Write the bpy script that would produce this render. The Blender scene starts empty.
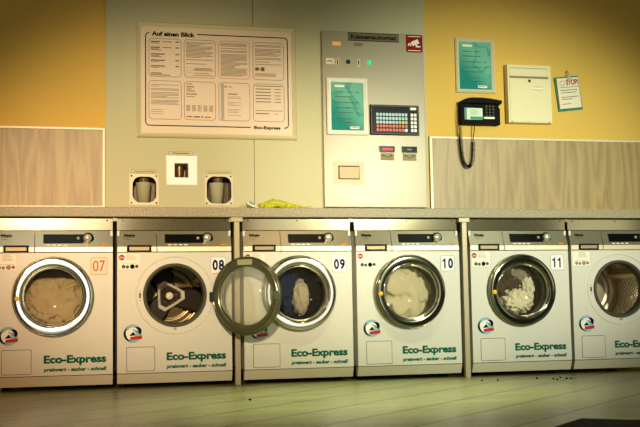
import bpy, bmesh, math, random
from mathutils import Vector, Matrix, noise
random.seed(7)
S = bpy.context.scene
COL = S.collection
PI = math.pi

# ------------------------------------------------------------------ camera, light, exposure
def direction(yaw, pitch):
    return Vector((math.sin(yaw)*math.cos(pitch), math.cos(yaw)*math.cos(pitch), math.sin(pitch)))
def make_camera():
    yaw, pitch, roll = 0.2298, 0.0890, -0.0172
    f = direction(yaw, pitch)
    rt = Vector((math.cos(yaw), -math.sin(yaw), 0)); up = rt.cross(f)
    r2 = math.cos(roll)*rt + math.sin(roll)*up
    u2 = -math.sin(roll)*rt + math.cos(roll)*up
    cd = bpy.data.cameras.new('camera'); cd.sensor_width = 36; cd.lens = 1050*36/640
    cd.clip_start = .05; cd.clip_end = 60
    o = bpy.data.objects.new('camera', cd); COL.objects.link(o)
    m = Matrix((r2, u2, -f)).transposed().to_4x4(); m.translation = Vector((-0.1894, -5.5341, 0.4002))
    o.matrix_world = m
    S.camera = o
make_camera()

W = bpy.data.worlds.new('world'); S.world = W; W.use_nodes = True
bg = W.node_tree.nodes['Background']; bg.inputs[0].default_value = (.60, .66, .30, 1); bg.inputs[1].default_value = .03

def aim(o, loc, target):
    d = Vector(target) - Vector(loc)
    o.location = loc; o.rotation_euler = d.to_track_quat('-Z', 'Y').to_euler()
def area(name, loc, target, sx, sy, power, color, spread=180):
    l = bpy.data.lights.new(name, 'AREA'); l.shape = 'RECTANGLE'; l.size = sx; l.size_y = sy
    l.energy = power; l.color = color; l.spread = math.radians(spread)
    o = bpy.data.objects.new(name, l); COL.objects.link(o); aim(o, loc, target); return o
def spot(name, loc, target, power, color, angle, blend, radius=.2, wide=1):
    l = bpy.data.lights.new(name, 'SPOT'); l.energy = power; l.color = color
    l.spot_size = math.radians(angle); l.spot_blend = blend; l.shadow_soft_size = radius
    o = bpy.data.objects.new(name, l); COL.objects.link(o); aim(o, loc, target); o.scale = (wide, 1, 1); return o
# glazed shop front behind the camera, added spots shaping the light pool and corners, ceiling tubes in front of the machines
area('shop_door_window', (-.45, -7.6, 1.02), (-.45, 0, 1.02), 1.55, 2.0, 20, (1, .96, .90))
area('shop_window', (2.70, -7.6, 1.02), (2.70, 0, 1.02), 1.45, 2.0, 14, (1, .90, .74))
area('far_window', (6.8, -7.6, 1.4), (6.8, 0, 1.4), 1.1, 1.6, 7, (1, .98, .78))
spot('vignette_spot_left', (-.6, -6.6, 1.95), (.38, 0, .96), 1900, (1, .77, .50), 21, 1.0, .15, 1.2)  # added spot, no lamp known there; fades out towards the corners
spot('vignette_spot_right', (3.2, -6.6, 1.95), (2.14, 0, 1.02), 2150, (.92, .94, .74), 22.5, 1.0, .15, 1.25)  # its added greenish counterpart on the right, same corner falloff
spot('warm_fill_spot', (-1.2, -5.2, 1.5), (-.55, 0, .60), 330, (1, .40, .10), 24, 1.0, .1)  # orange fill added for the leftmost machine
spot('floor_fill_spot', (1.35, -1.3, 2.85), (1.15, -.95, 0), 480, (.98, 1, .60), 44, 1.0, .1, 1.35)  # added overhead spot to put a pool of light on the floor
area('ceiling_tube_left', (-.40, -2.3, 2.9), (-.40, -2.3, 0), .75, .9, 4, (1, .93, .80))
area('ceiling_tube_middle', (1.55, -2.3, 2.9), (1.55, -2.3, 0), .7, .9, 4, (1, .66, .36))
area('ceiling_tube_right', (3.0, -2.3, 2.9), (3.0, -2.3, 0), 1.1, .9, 5, (.92, 1, .78))
VS = S.view_settings
VS.view_transform = 'Standard'; VS.look = 'None'; VS.gamma = 1; VS.use_curve_mapping = False; VS.exposure = 0.0

# ------------------------------------------------------------------ materials
def lin(c):
    return tuple((v/12.92 if v <= .04045 else ((v+.055)/1.055)**2.4) for v in c)
def hexc(h):
    return lin(tuple(int(h[i:i+2], 16)/255 for i in (0, 2, 4)))
MC = {}
def nodes_of(m):
    m.use_nodes = True; nt = m.node_tree
    return nt, nt.nodes, nt.links, nt.nodes['Principled BSDF']
def mat(name, h, rough=.5, metal=0, var=.06, scale=30, bump=0, stretch=(1, 1, 1), coat=0, emit=0, spec=.22):
    if name in MC: return MC[name]
    m = bpy.data.materials.new(name); nt, N, L, B = nodes_of(m)
    c = hexc(h)
    tc = N.new('ShaderNodeTexCoord'); mp = N.new('ShaderNodeMapping'); mp.inputs['Scale'].default_value = stretch
    nz = N.new('ShaderNodeTexNoise'); nz.inputs['Scale'].default_value = scale; nz.inputs['Detail'].default_value = 4
    L.new(tc.outputs['Object'], mp.inputs[0]); L.new(mp.outputs[0], nz.inputs['Vector'])
    mx = N.new('ShaderNodeMix'); mx.data_type = 'RGBA'
    mx.inputs[6].default_value = (*[v*(1-var) for v in c], 1); mx.inputs[7].default_value = (*[min(1, v*(1+var)) for v in c], 1)
    L.new(nz.outputs['Fac'], mx.inputs[0]); L.new(mx.outputs[2], B.inputs['Base Color'])
    B.inputs['Roughness'].default_value = rough; B.inputs['Metallic'].default_value = metal
    B.inputs['Specular IOR Level'].default_value = spec
    if coat: B.inputs['Coat Weight'].default_value = coat; B.inputs['Coat Roughness'].default_value = .08
    if bump:
        b = N.new('ShaderNodeBump'); b.inputs['Strength'].default_value = bump; b.inputs['Distance'].default_value = .01
        L.new(nz.outputs['Fac'], b.inputs['Height']); L.new(b.outputs[0], B.inputs['Normal'])
    if emit:
        B.inputs['Emission Color'].default_value = (*c, 1); B.inputs['Emission Strength'].default_value = emit
    MC[name] = m; return m
def mat_wood(name, ha, hb):
    m = bpy.data.materials.new(name); nt, N, L, B = nodes_of(m)
    tc = N.new('ShaderNodeTexCoord')
    mp = N.new('ShaderNodeMapping'); mp.inputs['Scale'].default_value = (3.0, 1, .32)
    nz = N.new('ShaderNodeTexNoise'); nz.inputs['Scale'].default_value = 2.2; nz.inputs['Detail'].default_value = 2
    mu = N.new('ShaderNodeMath'); mu.operation = 'MULTIPLY'; mu.inputs[1].default_value = 8
    fr = N.new('ShaderNodeMath'); fr.operation = 'PINGPONG'; fr.inputs[1].default_value = .5
    mp2 = N.new('ShaderNodeMapping'); mp2.inputs['Scale'].default_value = (90, 1, 3)
    n2 = N.new('ShaderNodeTexNoise'); n2.inputs['Scale'].default_value = 2; n2.inputs['Detail'].default_value = 5
    L.new(tc.outputs['Object'], mp.inputs[0]); L.new(mp.outputs[0], nz.inputs['Vector'])
    L.new(nz.outputs['Fac'], mu.inputs[0]); L.new(mu.outputs[0], fr.inputs[0])
    L.new(tc.outputs['Object'], mp2.inputs[0]); L.new(mp2.outputs[0], n2.inputs['Vector'])
    ad = N.new('ShaderNodeMath'); ad.operation = 'MULTIPLY_ADD'; ad.inputs[1].default_value = .6
    L.new(fr.outputs[0], ad.inputs[0])
    m3 = N.new('ShaderNodeMath'); m3.operation = 'MULTIPLY'; m3.inputs[1].default_value = .55
    L.new(n2.outputs['Fac'], m3.inputs[0]); L.new(m3.outputs[0], ad.inputs[2])
    cr = N.new('ShaderNodeValToRGB'); cr.color_ramp.elements[0].color = (*hexc(ha), 1); cr.color_ramp.elements[1].color = (*hexc(hb), 1)
    cr.color_ramp.elements[0].position = .17; cr.color_ramp.elements[1].position = .56
    L.new(ad.outputs[0], cr.inputs[0]); L.new(cr.outputs[0], B.inputs['Base Color'])
    B.inputs['Roughness'].default_value = .45
    return m
def mat_floor():
    m = bpy.data.materials.new('floor_vinyl'); nt, N, L, B = nodes_of(m)
    tc = N.new('ShaderNodeTexCoord'); sp = N.new('ShaderNodeSeparateXYZ')
    mp = N.new('ShaderNodeMapping'); mp.inputs['Rotation'].default_value = (0, 0, math.radians(-43.5))
    L.new(tc.outputs['Object'], mp.inputs[0]); L.new(mp.outputs[0], sp.inputs[0])
    def line(out, off, width, pitch=.295):
        a = N.new('ShaderNodeMath'); a.operation = 'ADD'; a.inputs[1].default_value = off+60*pitch; L.new(out, a.inputs[0])
        mo = N.new('ShaderNodeMath'); mo.operation = 'MODULO'; mo.inputs[1].default_value = pitch; L.new(a.outputs[0], mo.inputs[0])
        lt = N.new('ShaderNodeMath'); lt.operation = 'LESS_THAN'; lt.inputs[1].default_value = width; L.new(mo.outputs[0], lt.inputs[0])
        return lt.outputs[0]
    l1 = line(sp.outputs['Y'], .1375, .017)
    n1 = N.new('ShaderNodeTexNoise'); n1.inputs['Scale'].default_value = 1.6; n1.inputs['Detail'].default_value = 5
    n2 = N.new('ShaderNodeTexNoise'); n2.inputs['Scale'].default_value = 60; n2.inputs['Detail'].default_value = 3
    mps = N.new('ShaderNodeMapping'); mps.inputs['Rotation'].default_value = (0, 0, math.radians(-43.5)); mps.inputs['Scale'].default_value = (.6, 4, 1)
    n3 = N.new('ShaderNodeTexNoise'); n3.inputs['Scale'].default_value = 3; n3.inputs['Detail'].default_value = 5
    L.new(tc.outputs['Object'], mps.inputs[0]); L.new(mps.outputs[0], n3.inputs['Vector'])
    L.new(tc.outputs['Object'], n1.inputs['Vector']); L.new(tc.outputs['Object'], n2.inputs['Vector'])
    a1 = N.new('ShaderNodeMath'); a1.operation = 'MULTIPLY_ADD'; a1.inputs[1].default_value = .5
    L.new(n3.outputs['Fac'], a1.inputs[0]); 
    a2 = N.new('ShaderNodeMath'); a2.operation = 'MULTIPLY'; a2.inputs[1].default_value = .5
    L.new(n2.outputs['Fac'], a2.inputs[0]); L.new(a2.outputs[0], a1.inputs[2])
    cr = N.new('ShaderNodeValToRGB'); cr.color_ramp.elements[0].color = (*hexc('70744a'), 1); cr.color_ramp.elements[1].color = (*hexc('969a66'), 1)
    cr.color_ramp.elements[0].position = .35; cr.color_ramp.elements[1].position = .65
    L.new(a1.outputs[0], cr.inputs[0])
    mx = N.new('ShaderNodeMix'); mx.data_type = 'RGBA'; mx.inputs[7].default_value = (*hexc('33341f'), 1)
    k = N.new('ShaderNodeMath'); k.operation = 'MULTIPLY'; k.inputs[1].default_value = .85; L.new(l1, k.inputs[0])
    L.new(k.outputs[0], mx.inputs[0]); L.new(cr.outputs[0], mx.inputs[6]); L.new(mx.outputs[2], B.inputs['Base Color'])
    mr = N.new('ShaderNodeMapRange'); mr.inputs['To Min'].default_value = .24; mr.inputs['To Max'].default_value = .42
    L.new(n1.outputs['Fac'], mr.inputs['Value']); L.new(mr.outputs[0], B.inputs['Roughness'])
    b = N.new('ShaderNodeBump'); b.inputs['Strength'].default_value = .25; b.inputs['Distance'].default_value = .004
    L.new(n3.outputs['Fac'], b.inputs['Height']); L.new(b.outputs[0], B.inputs['Normal'])
    return m
def mat_speckle():
    m = bpy.data.materials.new('speckled_laminate'); nt, N, L, B = nodes_of(m)
    tc = N.new('ShaderNodeTexCoord'); v = N.new('ShaderNodeTexNoise'); v.inputs['Scale'].default_value = 170; v.inputs['Detail'].default_value = 2
    L.new(tc.outputs['Object'], v.inputs['Vector'])
    cr = N.new('ShaderNodeValToRGB'); cr.color_ramp.elements[0].color = (*hexc('6b6448'), 1); cr.color_ramp.elements[1].color = (*hexc('a69c7a'), 1)
    cr.color_ramp.elements[0].position = .36; cr.color_ramp.elements[1].position = .55
    L.new(v.outputs['Fac'], cr.inputs[0]); L.new(cr.outputs[0], B.inputs['Base Color']); B.inputs['Roughness'].default_value = .5
    return m
def mat_teal(name, off):
    m = bpy.data.materials.new(name); nt, N, L, B = nodes_of(m)
    tc = N.new('ShaderNodeTexCoord'); mp = N.new('ShaderNodeMapping'); mp.inputs['Location'].default_value = off
    L.new(tc.outputs['Object'], mp.inputs[0])
    nz = N.new('ShaderNodeTexNoise'); nz.inputs['Scale'].default_value = 5.5; nz.inputs['Detail'].default_value = 1; nz.inputs['Distortion'].default_value = 1.2
    L.new(mp.outputs[0], nz.inputs['Vector'])
    pp = N.new('ShaderNodeMath'); pp.operation = 'SUBTRACT'; pp.inputs[1].default_value = .52; L.new(nz.outputs['Fac'], pp.inputs[0])
    ab = N.new('ShaderNodeMath'); ab.operation = 'ABSOLUTE'; L.new(pp.outputs[0], ab.inputs[0])
    mr = N.new('ShaderNodeMapRange'); mr.inputs['From Max'].default_value = .035; mr.inputs['To Min'].default_value = 1; mr.inputs['To Max'].default_value = 0
    L.new(ab.outputs[0], mr.inputs['Value'])
    sp = N.new('ShaderNodeSeparateXYZ'); L.new(tc.outputs['Object'], sp.inputs[0])
    g = N.new('ShaderNodeMath'); g.operation = 'MULTIPLY_ADD'; g.inputs[1].default_value = 3.2; g.inputs[2].default_value = .52
    s2 = N.new('ShaderNodeMath'); s2.operation = 'ADD'; L.new(sp.outputs['Z'], s2.inputs[0]); L.new(sp.outputs['X'], s2.inputs[1])
    L.new(s2.outputs[0], g.inputs[0])
    cr = N.new('ShaderNodeValToRGB'); cr.color_ramp.elements[0].color = (*hexc('0a7f72'), 1); cr.color_ramp.elements[1].color = (*hexc('6fb59a'), 1)
    cr.color_ramp.elements[0].position = .15; cr.color_ramp.elements[1].position = .7
    L.new(g.outputs[0], cr.inputs[0])
    mx = N.new('ShaderNodeMix'); mx.data_type = 'RGBA'; mx.inputs[7].default_value = (*hexc('1c8a80'), 1)
    k = N.new('ShaderNodeMath'); k.operation = 'MULTIPLY'; k.inputs[1].default_value = .75; L.new(mr.outputs[0], k.inputs[0])
    L.new(k.outputs[0], mx.inputs[0]); L.new(cr.outputs[0], mx.inputs[6]); L.new(mx.outputs[2], B.inputs['Base Color'])
    B.inputs['Roughness'].default_value = .4; B.inputs['Specular IOR Level'].default_value = .05
    return m
def mat_glass(name, tint, refl=.12, rough=.03, white_haze=.012):
    m = bpy.data.materials.new(name); nt, N, L, B = nodes_of(m)
    N.remove(B); out = N['Material Output']
    tr = N.new('ShaderNodeBsdfTransparent'); tr.inputs[0].default_value = (*tint, 1)
    gl = N.new('ShaderNodeBsdfGlossy'); gl.inputs['Roughness'].default_value = rough; gl.inputs['Color'].default_value = (1, .97, .85, 1)
    lw = N.new('ShaderNodeLayerWeight'); lw.inputs['Blend'].default_value = refl
    mx = N.new('ShaderNodeMixShader'); L.new(lw.outputs['Fresnel'], mx.inputs[0]); L.new(tr.outputs[0], mx.inputs[1]); L.new(gl.outputs[0], mx.inputs[2])
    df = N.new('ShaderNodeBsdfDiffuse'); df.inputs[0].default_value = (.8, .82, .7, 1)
    m2 = N.new('ShaderNodeMixShader'); m2.inputs[0].default_value = white_haze*1.2  # white diffuse share imitates pale reflections on the glass
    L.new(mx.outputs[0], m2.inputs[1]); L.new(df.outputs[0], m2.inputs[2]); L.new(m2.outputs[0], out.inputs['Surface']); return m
def mat_perforated():
    m = bpy.data.materials.new('perforated_steel'); nt, N, L, B = nodes_of(m)
    uv = N.new('ShaderNodeUVMap'); sp = N.new('ShaderNodeSeparateXYZ'); L.new(uv.outputs[0], sp.inputs[0])
    def M(op, a, b=None, c=None):
        n = N.new('ShaderNodeMath'); n.operation = op
        for i, v in enumerate((a, b, c)):
            if v is None: continue
            if isinstance(v, (int, float)): n.inputs[i].default_value = v
            else: L.new(v, n.inputs[i])
        return n.outputs[0]
    u = M('MULTIPLY', sp.outputs['X'], 54); v = M('MULTIPLY', sp.outputs['Y'], 22)
    row = M('FLOOR', v); odd = M('MULTIPLY', M('MODULO', row, 2), .5)
    fu = M('SUBTRACT', M('FRACT', M('ADD', u, odd)), .5); fv = M('SUBTRACT', M('FRACT', v), .5)
    d = M('SQRT', M('ADD', M('MULTIPLY', fu, fu), M('MULTIPLY', fv, fv)))
    hole = M('LESS_THAN', d, .27)
    mx = N.new('ShaderNodeMix'); mx.data_type = 'RGBA'; mx.inputs[6].default_value = (.95, .88, .72, 1); mx.inputs[7].default_value = (.01, .009, .006, 1)
    L.new(hole, mx.inputs[0]); L.new(mx.outputs[2], B.inputs['Base Color'])
    L.new(M('MULTIPLY', M('SUBTRACT', 1, hole), .25), B.inputs['Metallic']); B.inputs['Roughness'].default_value = .26
    return m

ENAMEL = mat('white_enamel', 'd5d4c5', .32, var=.03, scale=3)
PLINTH = mat('cream_enamel_plinth', 'd3ceb2', .36, var=.03, scale=3)
STEEL = mat('satin_steel', 'cfcab4', .30, 1, .05, 60, stretch=(.2, 1, 6))
PANEL_STEEL = mat('panel_steel', 'b9b59a', .24, .75, .04, 60, stretch=(.2, 1, 6))
APRON = mat('apron_steel', '9f9778', .11, .85, .05, 40, stretch=(.2, 1, 6))
CHROME = mat('chrome', 'd9d9cf', .08, 1, .02, 10)
CHROME_DIM = mat('dimmed_chrome', '8a8c74', .09, 1, .03, 10)  # same chrome, colour darkened in place of the dim room it would reflect
DCHROME = mat('dark_chrome', '84866a', .2, .75, .05, 10)
WHITE_RING = mat('polished_white_ring', 'fdfdfb', .18, 0, .01, 10, coat=.6)
RUBBER = mat('grey_rubber', '4c4b3d', .55, 0, .1, 40)
BLACK = mat('black_plastic', '0f0f0b', .22, 0, .1, 40)
DARK = mat('dark_gap', '0c0b07', .8)
DISPLAY = mat('display_glass', '0d100c', .2, 0, .05, 20)
LIP = mat('cream_lip', 'ddd2ae', .35, .3, .03, 5)
KNOB = mat('knob_metal', 'd2d2bc', .25, .6, .03, 20)
INK = mat('black_ink', '0e0d0a', .9, spec=.05)
FAINT = mat('grey_print', '8f8775', .6)
TEALINK = mat('green_print', '026048', .9, spec=.05)
NAVY = mat('navy_print', '0c1c52', .9, spec=.05)
PINKINK = mat('faded_red_print', 'b0606a', .6)
PAPER = mat('white_paper', 'f3efe2', .6, var=.02)
PLATE_W = mat('number_plate_white', 'f4f1e6', .3, var=.02)
PLATE_FAINT = mat('number_plate_faded', 'eccfae', .3, var=.02)
RED = mat('red_print', 'b01410', .8, spec=.05)
REDBAND = mat('red_band_print', 'b83828', .8, spec=.05)
GREEN = mat('green_dot_print', '1f6a34', .5)
BROWNRED = mat('dark_red_dot_print', '6a201c', .5)
SKYBLUE = mat('pale_blue_print', '93b9c2', .8, spec=.05)
DKBLUE = mat('dark_blue_print', '0e1c2a', .8, spec=.05)
YDOT = mat('yellow_sticker', 'ffc62e', .4, emit=0)
ORANGE = mat('orange_mark', 'e0821c', .4)
WALL = mat('yellow_wall_paint', 'dcb758', .75, var=.04, scale=2)
SERVICE = mat('sage_panel_laminate', 'bfbc93', .55, var=.03, scale=2)
TRIM = mat('cream_trim', 'dcd3b2', .35, .05, .02)
WOOD = mat_wood('oak_laminate', '86703f', 'a9925c')
POST = mat('post_metal', 'b3a888', .3, .1, .03)
FLOOR = mat_floor(); COUNTER = mat_speckle()
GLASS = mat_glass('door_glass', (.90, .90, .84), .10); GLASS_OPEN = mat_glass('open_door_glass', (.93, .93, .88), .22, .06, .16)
PERF = mat_perforated()
LINEN = mat('cream_linen', 'c8bd9c', .85, var=.15, scale=9)
BEIGE = mat('beige_cloth', 'ae9f7c', .85, var=.25, scale=12)
PALECLOTH = mat('pale_cloth', 'd6ccb2', .85, var=.1, scale=9)
BROWNCLOTH = mat('dark_brown_cloth', '4a3b2c', .9, var=.2, scale=9)
GREYCLOTH = mat('grey_cloth', '8d8570', .9, var=.2, scale=9)
BLUECLOTH = mat('navy_cloth', '152342', .9, var=.2, scale=9)
DRUMBACK = mat('drum_steel', 'd8c8a4', .28, .5, .1, 8)
DRUMDARK = mat('drum_recess_dark', '2a241a', .4, .6, .1, 8)

# ------------------------------------------------------------------ mesh builder
class MB:
    def __init__(self): self.bm = bmesh.new(); self.smooth = False
    def box(self, x0, x1, y0, y1, z0, z1, bev=0):
        b = bmesh.new()
        vs = [b.verts.new((x, y, z)) for x in (x0, x1) for y in (y0, y1) for z in (z0, z1)]
        for q in ((0, 1, 3, 2), (4, 6, 7, 5), (0, 4, 5, 1), (2, 3, 7, 6), (0, 2, 6, 4), (1, 5, 7, 3)):
            b.faces.new([vs[i] for i in q])
        bmesh.ops.recalc_face_normals(b, faces=b.faces)
        if bev: bmesh.ops.bevel(b, geom=b.edges[:], offset=bev, segments=2, affect='EDGES', profile=.5)
        self.merge(b); return self
    def merge(self, b, M=None):
        me = bpy.data.meshes.new('t'); b.to_mesh(me); b.free()
        if M is not None: me.transform(M)
        self.bm.from_mesh(me); bpy.data.meshes.remove(me)
    def add(self, verts, faces):
        vs = [self.bm.verts.new(v) for v in verts]
        for f in faces:
            try: self.bm.faces.new([vs[i] for i in f])
            except ValueError: pass
        return self
    def prism(self, pts, y0, y1):
        """closed polygon pts (x,z), extruded from y0 (front) to y1 (back)"""
        n = len(pts)
        v = [(x, y0, z) for x, z in pts]+[(x, y1, z) for x, z in pts]
        f = [list(range(n)), list(range(2*n-1, n-1, -1))]+[[i, i+n, (i+1) % n+n, (i+1) % n] for i in range(n)]
        return self.add(v, f)
    def prism_x(self, pts, x0, x1):
        n = len(pts)
        v = [(x0, y, z) for y, z in pts]+[(x1, y, z) for y, z in pts]
        f = [list(range(n)), list(range(2*n-1, n-1, -1))]+[[i, i+n, (i+1) % n+n, (i+1) % n] for i in range(n)]
        return self.add(v, f)
    def lathe(self, prof, cx, cz, cy=0, n=64, closed=False, uv=False, arc=None):
        """prof: (r, y) revolved about the Y axis through (cx, cz)"""
        v = []; 
        for r, y in prof:
            for k in range(n):
                a = 2*PI*k/n; v.append((cx+r*math.cos(a), cy+y, cz+r*math.sin(a)))
        f = []; m = len(prof)
        for i in range(m if closed else m-1):
            j = (i+1) % m
            for k in range(n):
                f.append([i*n+k, i*n+(k+1) % n, j*n+(k+1) % n, j*n+k])
        vs = [self.bm.verts.new(p) for p in v]
        lay = self.bm.loops.layers.uv.verify() if uv else None
        for q in f:
            try: fc = self.bm.faces.new([vs[i] for i in q])
            except ValueError: continue
            fc.smooth = True
            if uv:
                i0 = q[0] // n; k0 = q[0] % n
                uvs = [(k0/n, i0/(m-1)), ((k0+1)/n, i0/(m-1)), ((k0+1)/n, (i0+1)/(m-1)), (k0/n, (i0+1)/(m-1))]
                for l, t in zip(fc.loops, uvs): l[lay].uv = t
        return self
    def tube(self, pts, r, n=8, cap=True):
        pts = [Vector(p) for p in pts]; rings = []
        up = Vector((0, 0, 1)); prev = None
        for i, p in enumerate(pts):
            t = (pts[min(i+1, len(pts)-1)]-pts[max(i-1, 0)]).normalized()
            if prev is None:
                a = t.cross(Vector((0, 1, 0)));
                if a.length < .1: a = t.cross(Vector((1, 0, 0)))
            else: a = prev-t*prev.dot(t)
            a.normalize(); b = t.cross(a); prev = a
            rr = r[i] if isinstance(r, (list, tuple)) else r
            rings.append([self.bm.verts.new(p+rr*(math.cos(2*PI*k/n)*a+math.sin(2*PI*k/n)*b)) for k in range(n)])
        for A, B in zip(rings, rings[1:]):
            for k in range(n):
                f = self.bm.faces.new([A[k], A[(k+1) % n], B[(k+1) % n], B[k]]); f.smooth = True
        if cap:
            self.bm.faces.new(rings[0]); self.bm.faces.new(rings[-1])
        return self
    def plate(self, x0, x1, z0, z1, hole, y0, y1):
        """rect plate with a hole (list of (x,z) counter-clockwise round its centre)"""
        cx = sum(p[0] for p in hole)/len(hole); cz = sum(p[1] for p in hole)/len(hole)
        items = [(math.atan2(z-cz, x-cx), (x, z), None) for x, z in hole]
        corners = [math.atan2(z-cz, x-cx) for x, z in ((x0, z0), (x1, z0), (x1, z1), (x0, z1))]
        def ray_rect(a):
            c, s = math.cos(a), math.sin(a); t = 1e9
            if c > 1e-9: t = min(t, (x1-cx)/c)
            if c < -1e-9: t = min(t, (x0-cx)/c)
            if s > 1e-9: t = min(t, (z1-cz)/s)
            if s < -1e-9: t = min(t, (z0-cz)/s)
            return (cx+t*c, cz+t*s)
        items.sort(key=lambda q: q[0])
        # snap the nearest ray to each corner
        outs = [ray_rect(a) for a, p, _ in items]
        for a, c in zip(corners, ((x0, z0), (x1, z0), (x1, z1), (x0, z1))):
            k = min(range(len(items)), key=lambda i: abs(items[i][0]-a)); outs[k] = c
        ins = [p for _, p, _ in items]; n = len(ins)
        v = [(x, y0, z) for x, z in ins]+[(x, y0, z) for x, z in outs]+[(x, y1, z) for x, z in ins]+[(x, y1, z) for x, z in outs]
        f = []
        for i in range(n):
            j = (i+1) % n
            f += [[i, n+i, n+j, j], [2*n+j, 3*n+j, 3*n+i, 2*n+i], [i, j, 2*n+j, 2*n+i], [n+j, n+i, 3*n+i, 3*n+j]]
        return self.add(v, f)
    def obj(self, name, m, parent=None, loc=(0, 0, 0), fix=True):
        if fix: bmesh.ops.recalc_face_normals(self.bm, faces=self.bm.faces)
        me = bpy.data.meshes.new(name); self.bm.to_mesh(me); self.bm.free(); me.materials.append(m)
        return link(name, me, parent, loc)
def link(name, me, parent=None, loc=(0, 0, 0)):
    o = bpy.data.objects.new(name, me); COL.objects.link(o); o.location = loc
    if parent is not None: o.parent = parent
    return o
def circ(cx, cz, r, n=64): return [(cx+r*math.cos(2*PI*k/n), cz+r*math.sin(2*PI*k/n)) for k in range(n)]
def rrect(x0, x1, z0, z1, r, n=6):
    out = []
    for (cx, cz, a0) in ((x1-r, z0+r, -PI/2), (x1-r, z1-r, 0), (x0+r, z1-r, PI/2), (x0+r, z0+r, PI)):
        for k in range(n+1):
            a = a0+PI/2*k/n; out.append((cx+r*math.cos(a), cz+r*math.sin(a)))
    return out
def tag(o, label, cat, group=None):
    o['label'] = label; o['category'] = cat
    if group: o['group'] = group
    return o
def thing(name, loc, label, cat, group=None):
    o = bpy.data.objects.new(name, None); COL.objects.link(o); o.location = loc; o.empty_display_size = .1
    return tag(o, label, cat, group)
def structure(o): o['kind'] = 'structure'; return o
TC = {}
def text_mesh(s, bold=.0, shear=0.0):
    k = (s, bold, shear)
    if k in TC: return TC[k]
    cu = bpy.data.curves.new('t', 'FONT'); cu.body = s; cu.size = 1; cu.offset = bold; cu.shear = shear; cu.resolution_u = 3
    o = bpy.data.objects.new('t', cu); COL.objects.link(o)
    dg = bpy.context.evaluated_depsgraph_get(); dg.update()
    me = bpy.data.meshes.new_from_object(o.evaluated_get(dg))
    bpy.data.objects.remove(o); bpy.data.curves.remove(cu)
    TC[k] = me; return me
def text_into(mb, s, x0, x1, z0, z1, y, bold=.02, shear=0.0, keep=False):
    me = text_mesh(s, bold, shear)
    xs = [v.co.x for v in me.vertices]; ys = [v.co.y for v in me.vertices]
    if not xs: return
    ax, bx, ay, by = min(xs), max(xs), min(ys), max(ys)
    sx = (x1-x0)/(bx-ax); sz = (z1-z0)/(by-ay)
    vs = [(x0+(v.co.x-ax)*sx, y, z0+(v.co.y-ay)*sz) for v in me.vertices]
    mb.add(vs, [list(p.vertices) for p in me.polygons])
def number_into(mb, s, x0, x1, z0, z1, y, bold):
    n = len(s); w = (x1-x0)/n
    for i, c in enumerate(s):
        a = x0+i*w
        if c == '1':
            e = a+w*.62; t = w*.26
            mb.add([(e-t, y, z0), (e, y, z0), (e, y, z1), (e-t*.75, y, z1), (e-t*.9, y, z1-(z1-z0)*.10), (e-t*2.1, y, z1-(z1-z0)*.20), (e-t*2.1, y, z1-(z1-z0)*.36), (e-t, y, z1-(z1-z0)*.28)], [[0, 1, 2, 3, 4, 7], [4, 5, 6, 7]])
        else: text_into(mb, c, a+w*.06, a+w*.94, z0, z1, y, bold)
def text_obj(name, s, x0, x1, z0, z1, y, m, parent, bold=.02, shear=0.0):
    mb = MB(); text_into(mb, s, x0, x1, z0, z1, y, bold, shear)
    # give the print the thickness of a foil
    return mb.obj(name, m, parent, fix=False)
def quad(mb, x0, x1, z0, z1, y): mb.add([(x0, y, z0), (x1, y, z0), (x1, y, z1), (x0, y, z1)], [[0, 1, 2, 3]])
def outline(mb, pts, w, y):
    """thin closed outline of loop pts"""
    n = len(pts); cx = sum(p[0] for p in pts)/n; cz = sum(p[1] for p in pts)/n
    inn = []
    for i in range(n):
        a = Vector(pts[i-1]); b = Vector(pts[i]); c = Vector(pts[(i+1) % n])
        t = (c-a).normalized(); nn = Vector((-t.y, t.x))
        if nn.dot(Vector((cx, cz))-b) < 0: nn = -nn
        inn.append(b+nn*w)
    mb.add([(p[0], y, p[1]) for p in pts]+[(p[0], y, p[1]) for p in inn], [[i, (i+1) % n, n+(i+1) % n, n+i] for i in range(n)])

# ------------------------------------------------------------------ the setting
structure(MB().box(-3, 8.0, -8.2, 1.0, -.06, 0).obj('floor', FLOOR))
b = MB()
b.box(-3, -.034, .15, .30, .937, 3.0); b.box(1.775, 8.0, .15, .30, .937, 3.0)
b.box(-3, 8.0, .50, .62, .937, 3.0); b.box(-3, 8.0, .82, .94, 0, .937)
structure(b.obj('wall_back', WALL))
structure(MB().box(-3.12, -3, -8.2, 1, 0, 3.0).obj('wall_left', WALL))
structure(MB().box(8.0, 8.12, -8.2, 1, 0, 3.0).obj('wall_right', WALL))
structure(MB().box(-3.1, 8.1, -8.2, 1, 3.0, 3.1).obj('ceiling', mat('ceiling_paint', '8c8a6c', .8)))

# service wall panels with the dispenser openings
def grid_plate(mb, x0, x1, z0, z1, y0, y1, holes):
    xs = sorted({x0, x1, *[h[0] for h in holes], *[h[1] for h in holes]}); zs = sorted({z0, z1, *[h[2] for h in holes], *[h[3] for h in holes]})
    for a, c in zip(xs, xs[1:]):
        run = None
        for d, e in zip(zs, zs[1:]):
            mx, mz = (a+c)/2, (d+e)/2
            if any(h[0] < mx < h[1] and h[2] < mz < h[3] for h in holes): continue
            mb.box(a, c, y0, y1, d, e)
H1 = (.105, .237, .971, 1.117); H2 = (.502, .643, .968, 1.122); H3 = (.330, .407, 1.110, 1.191)
b = MB(); grid_plate(b, -.034, .7675, .9375, 2.995, .13, .16, [H1, H2, H3])
tag(b.obj('wall_panel', SERVICE), 'tall sage wall panel carrying the framed notice board and three dispenser openings', 'wall panel')
b = MB().box(.7705, 1.775, .13, .16, .9375, 2.995)
tag(b.obj('wall_panel', SERVICE), 'sage wall panel behind and above the payment machine', 'wall panel')

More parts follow.
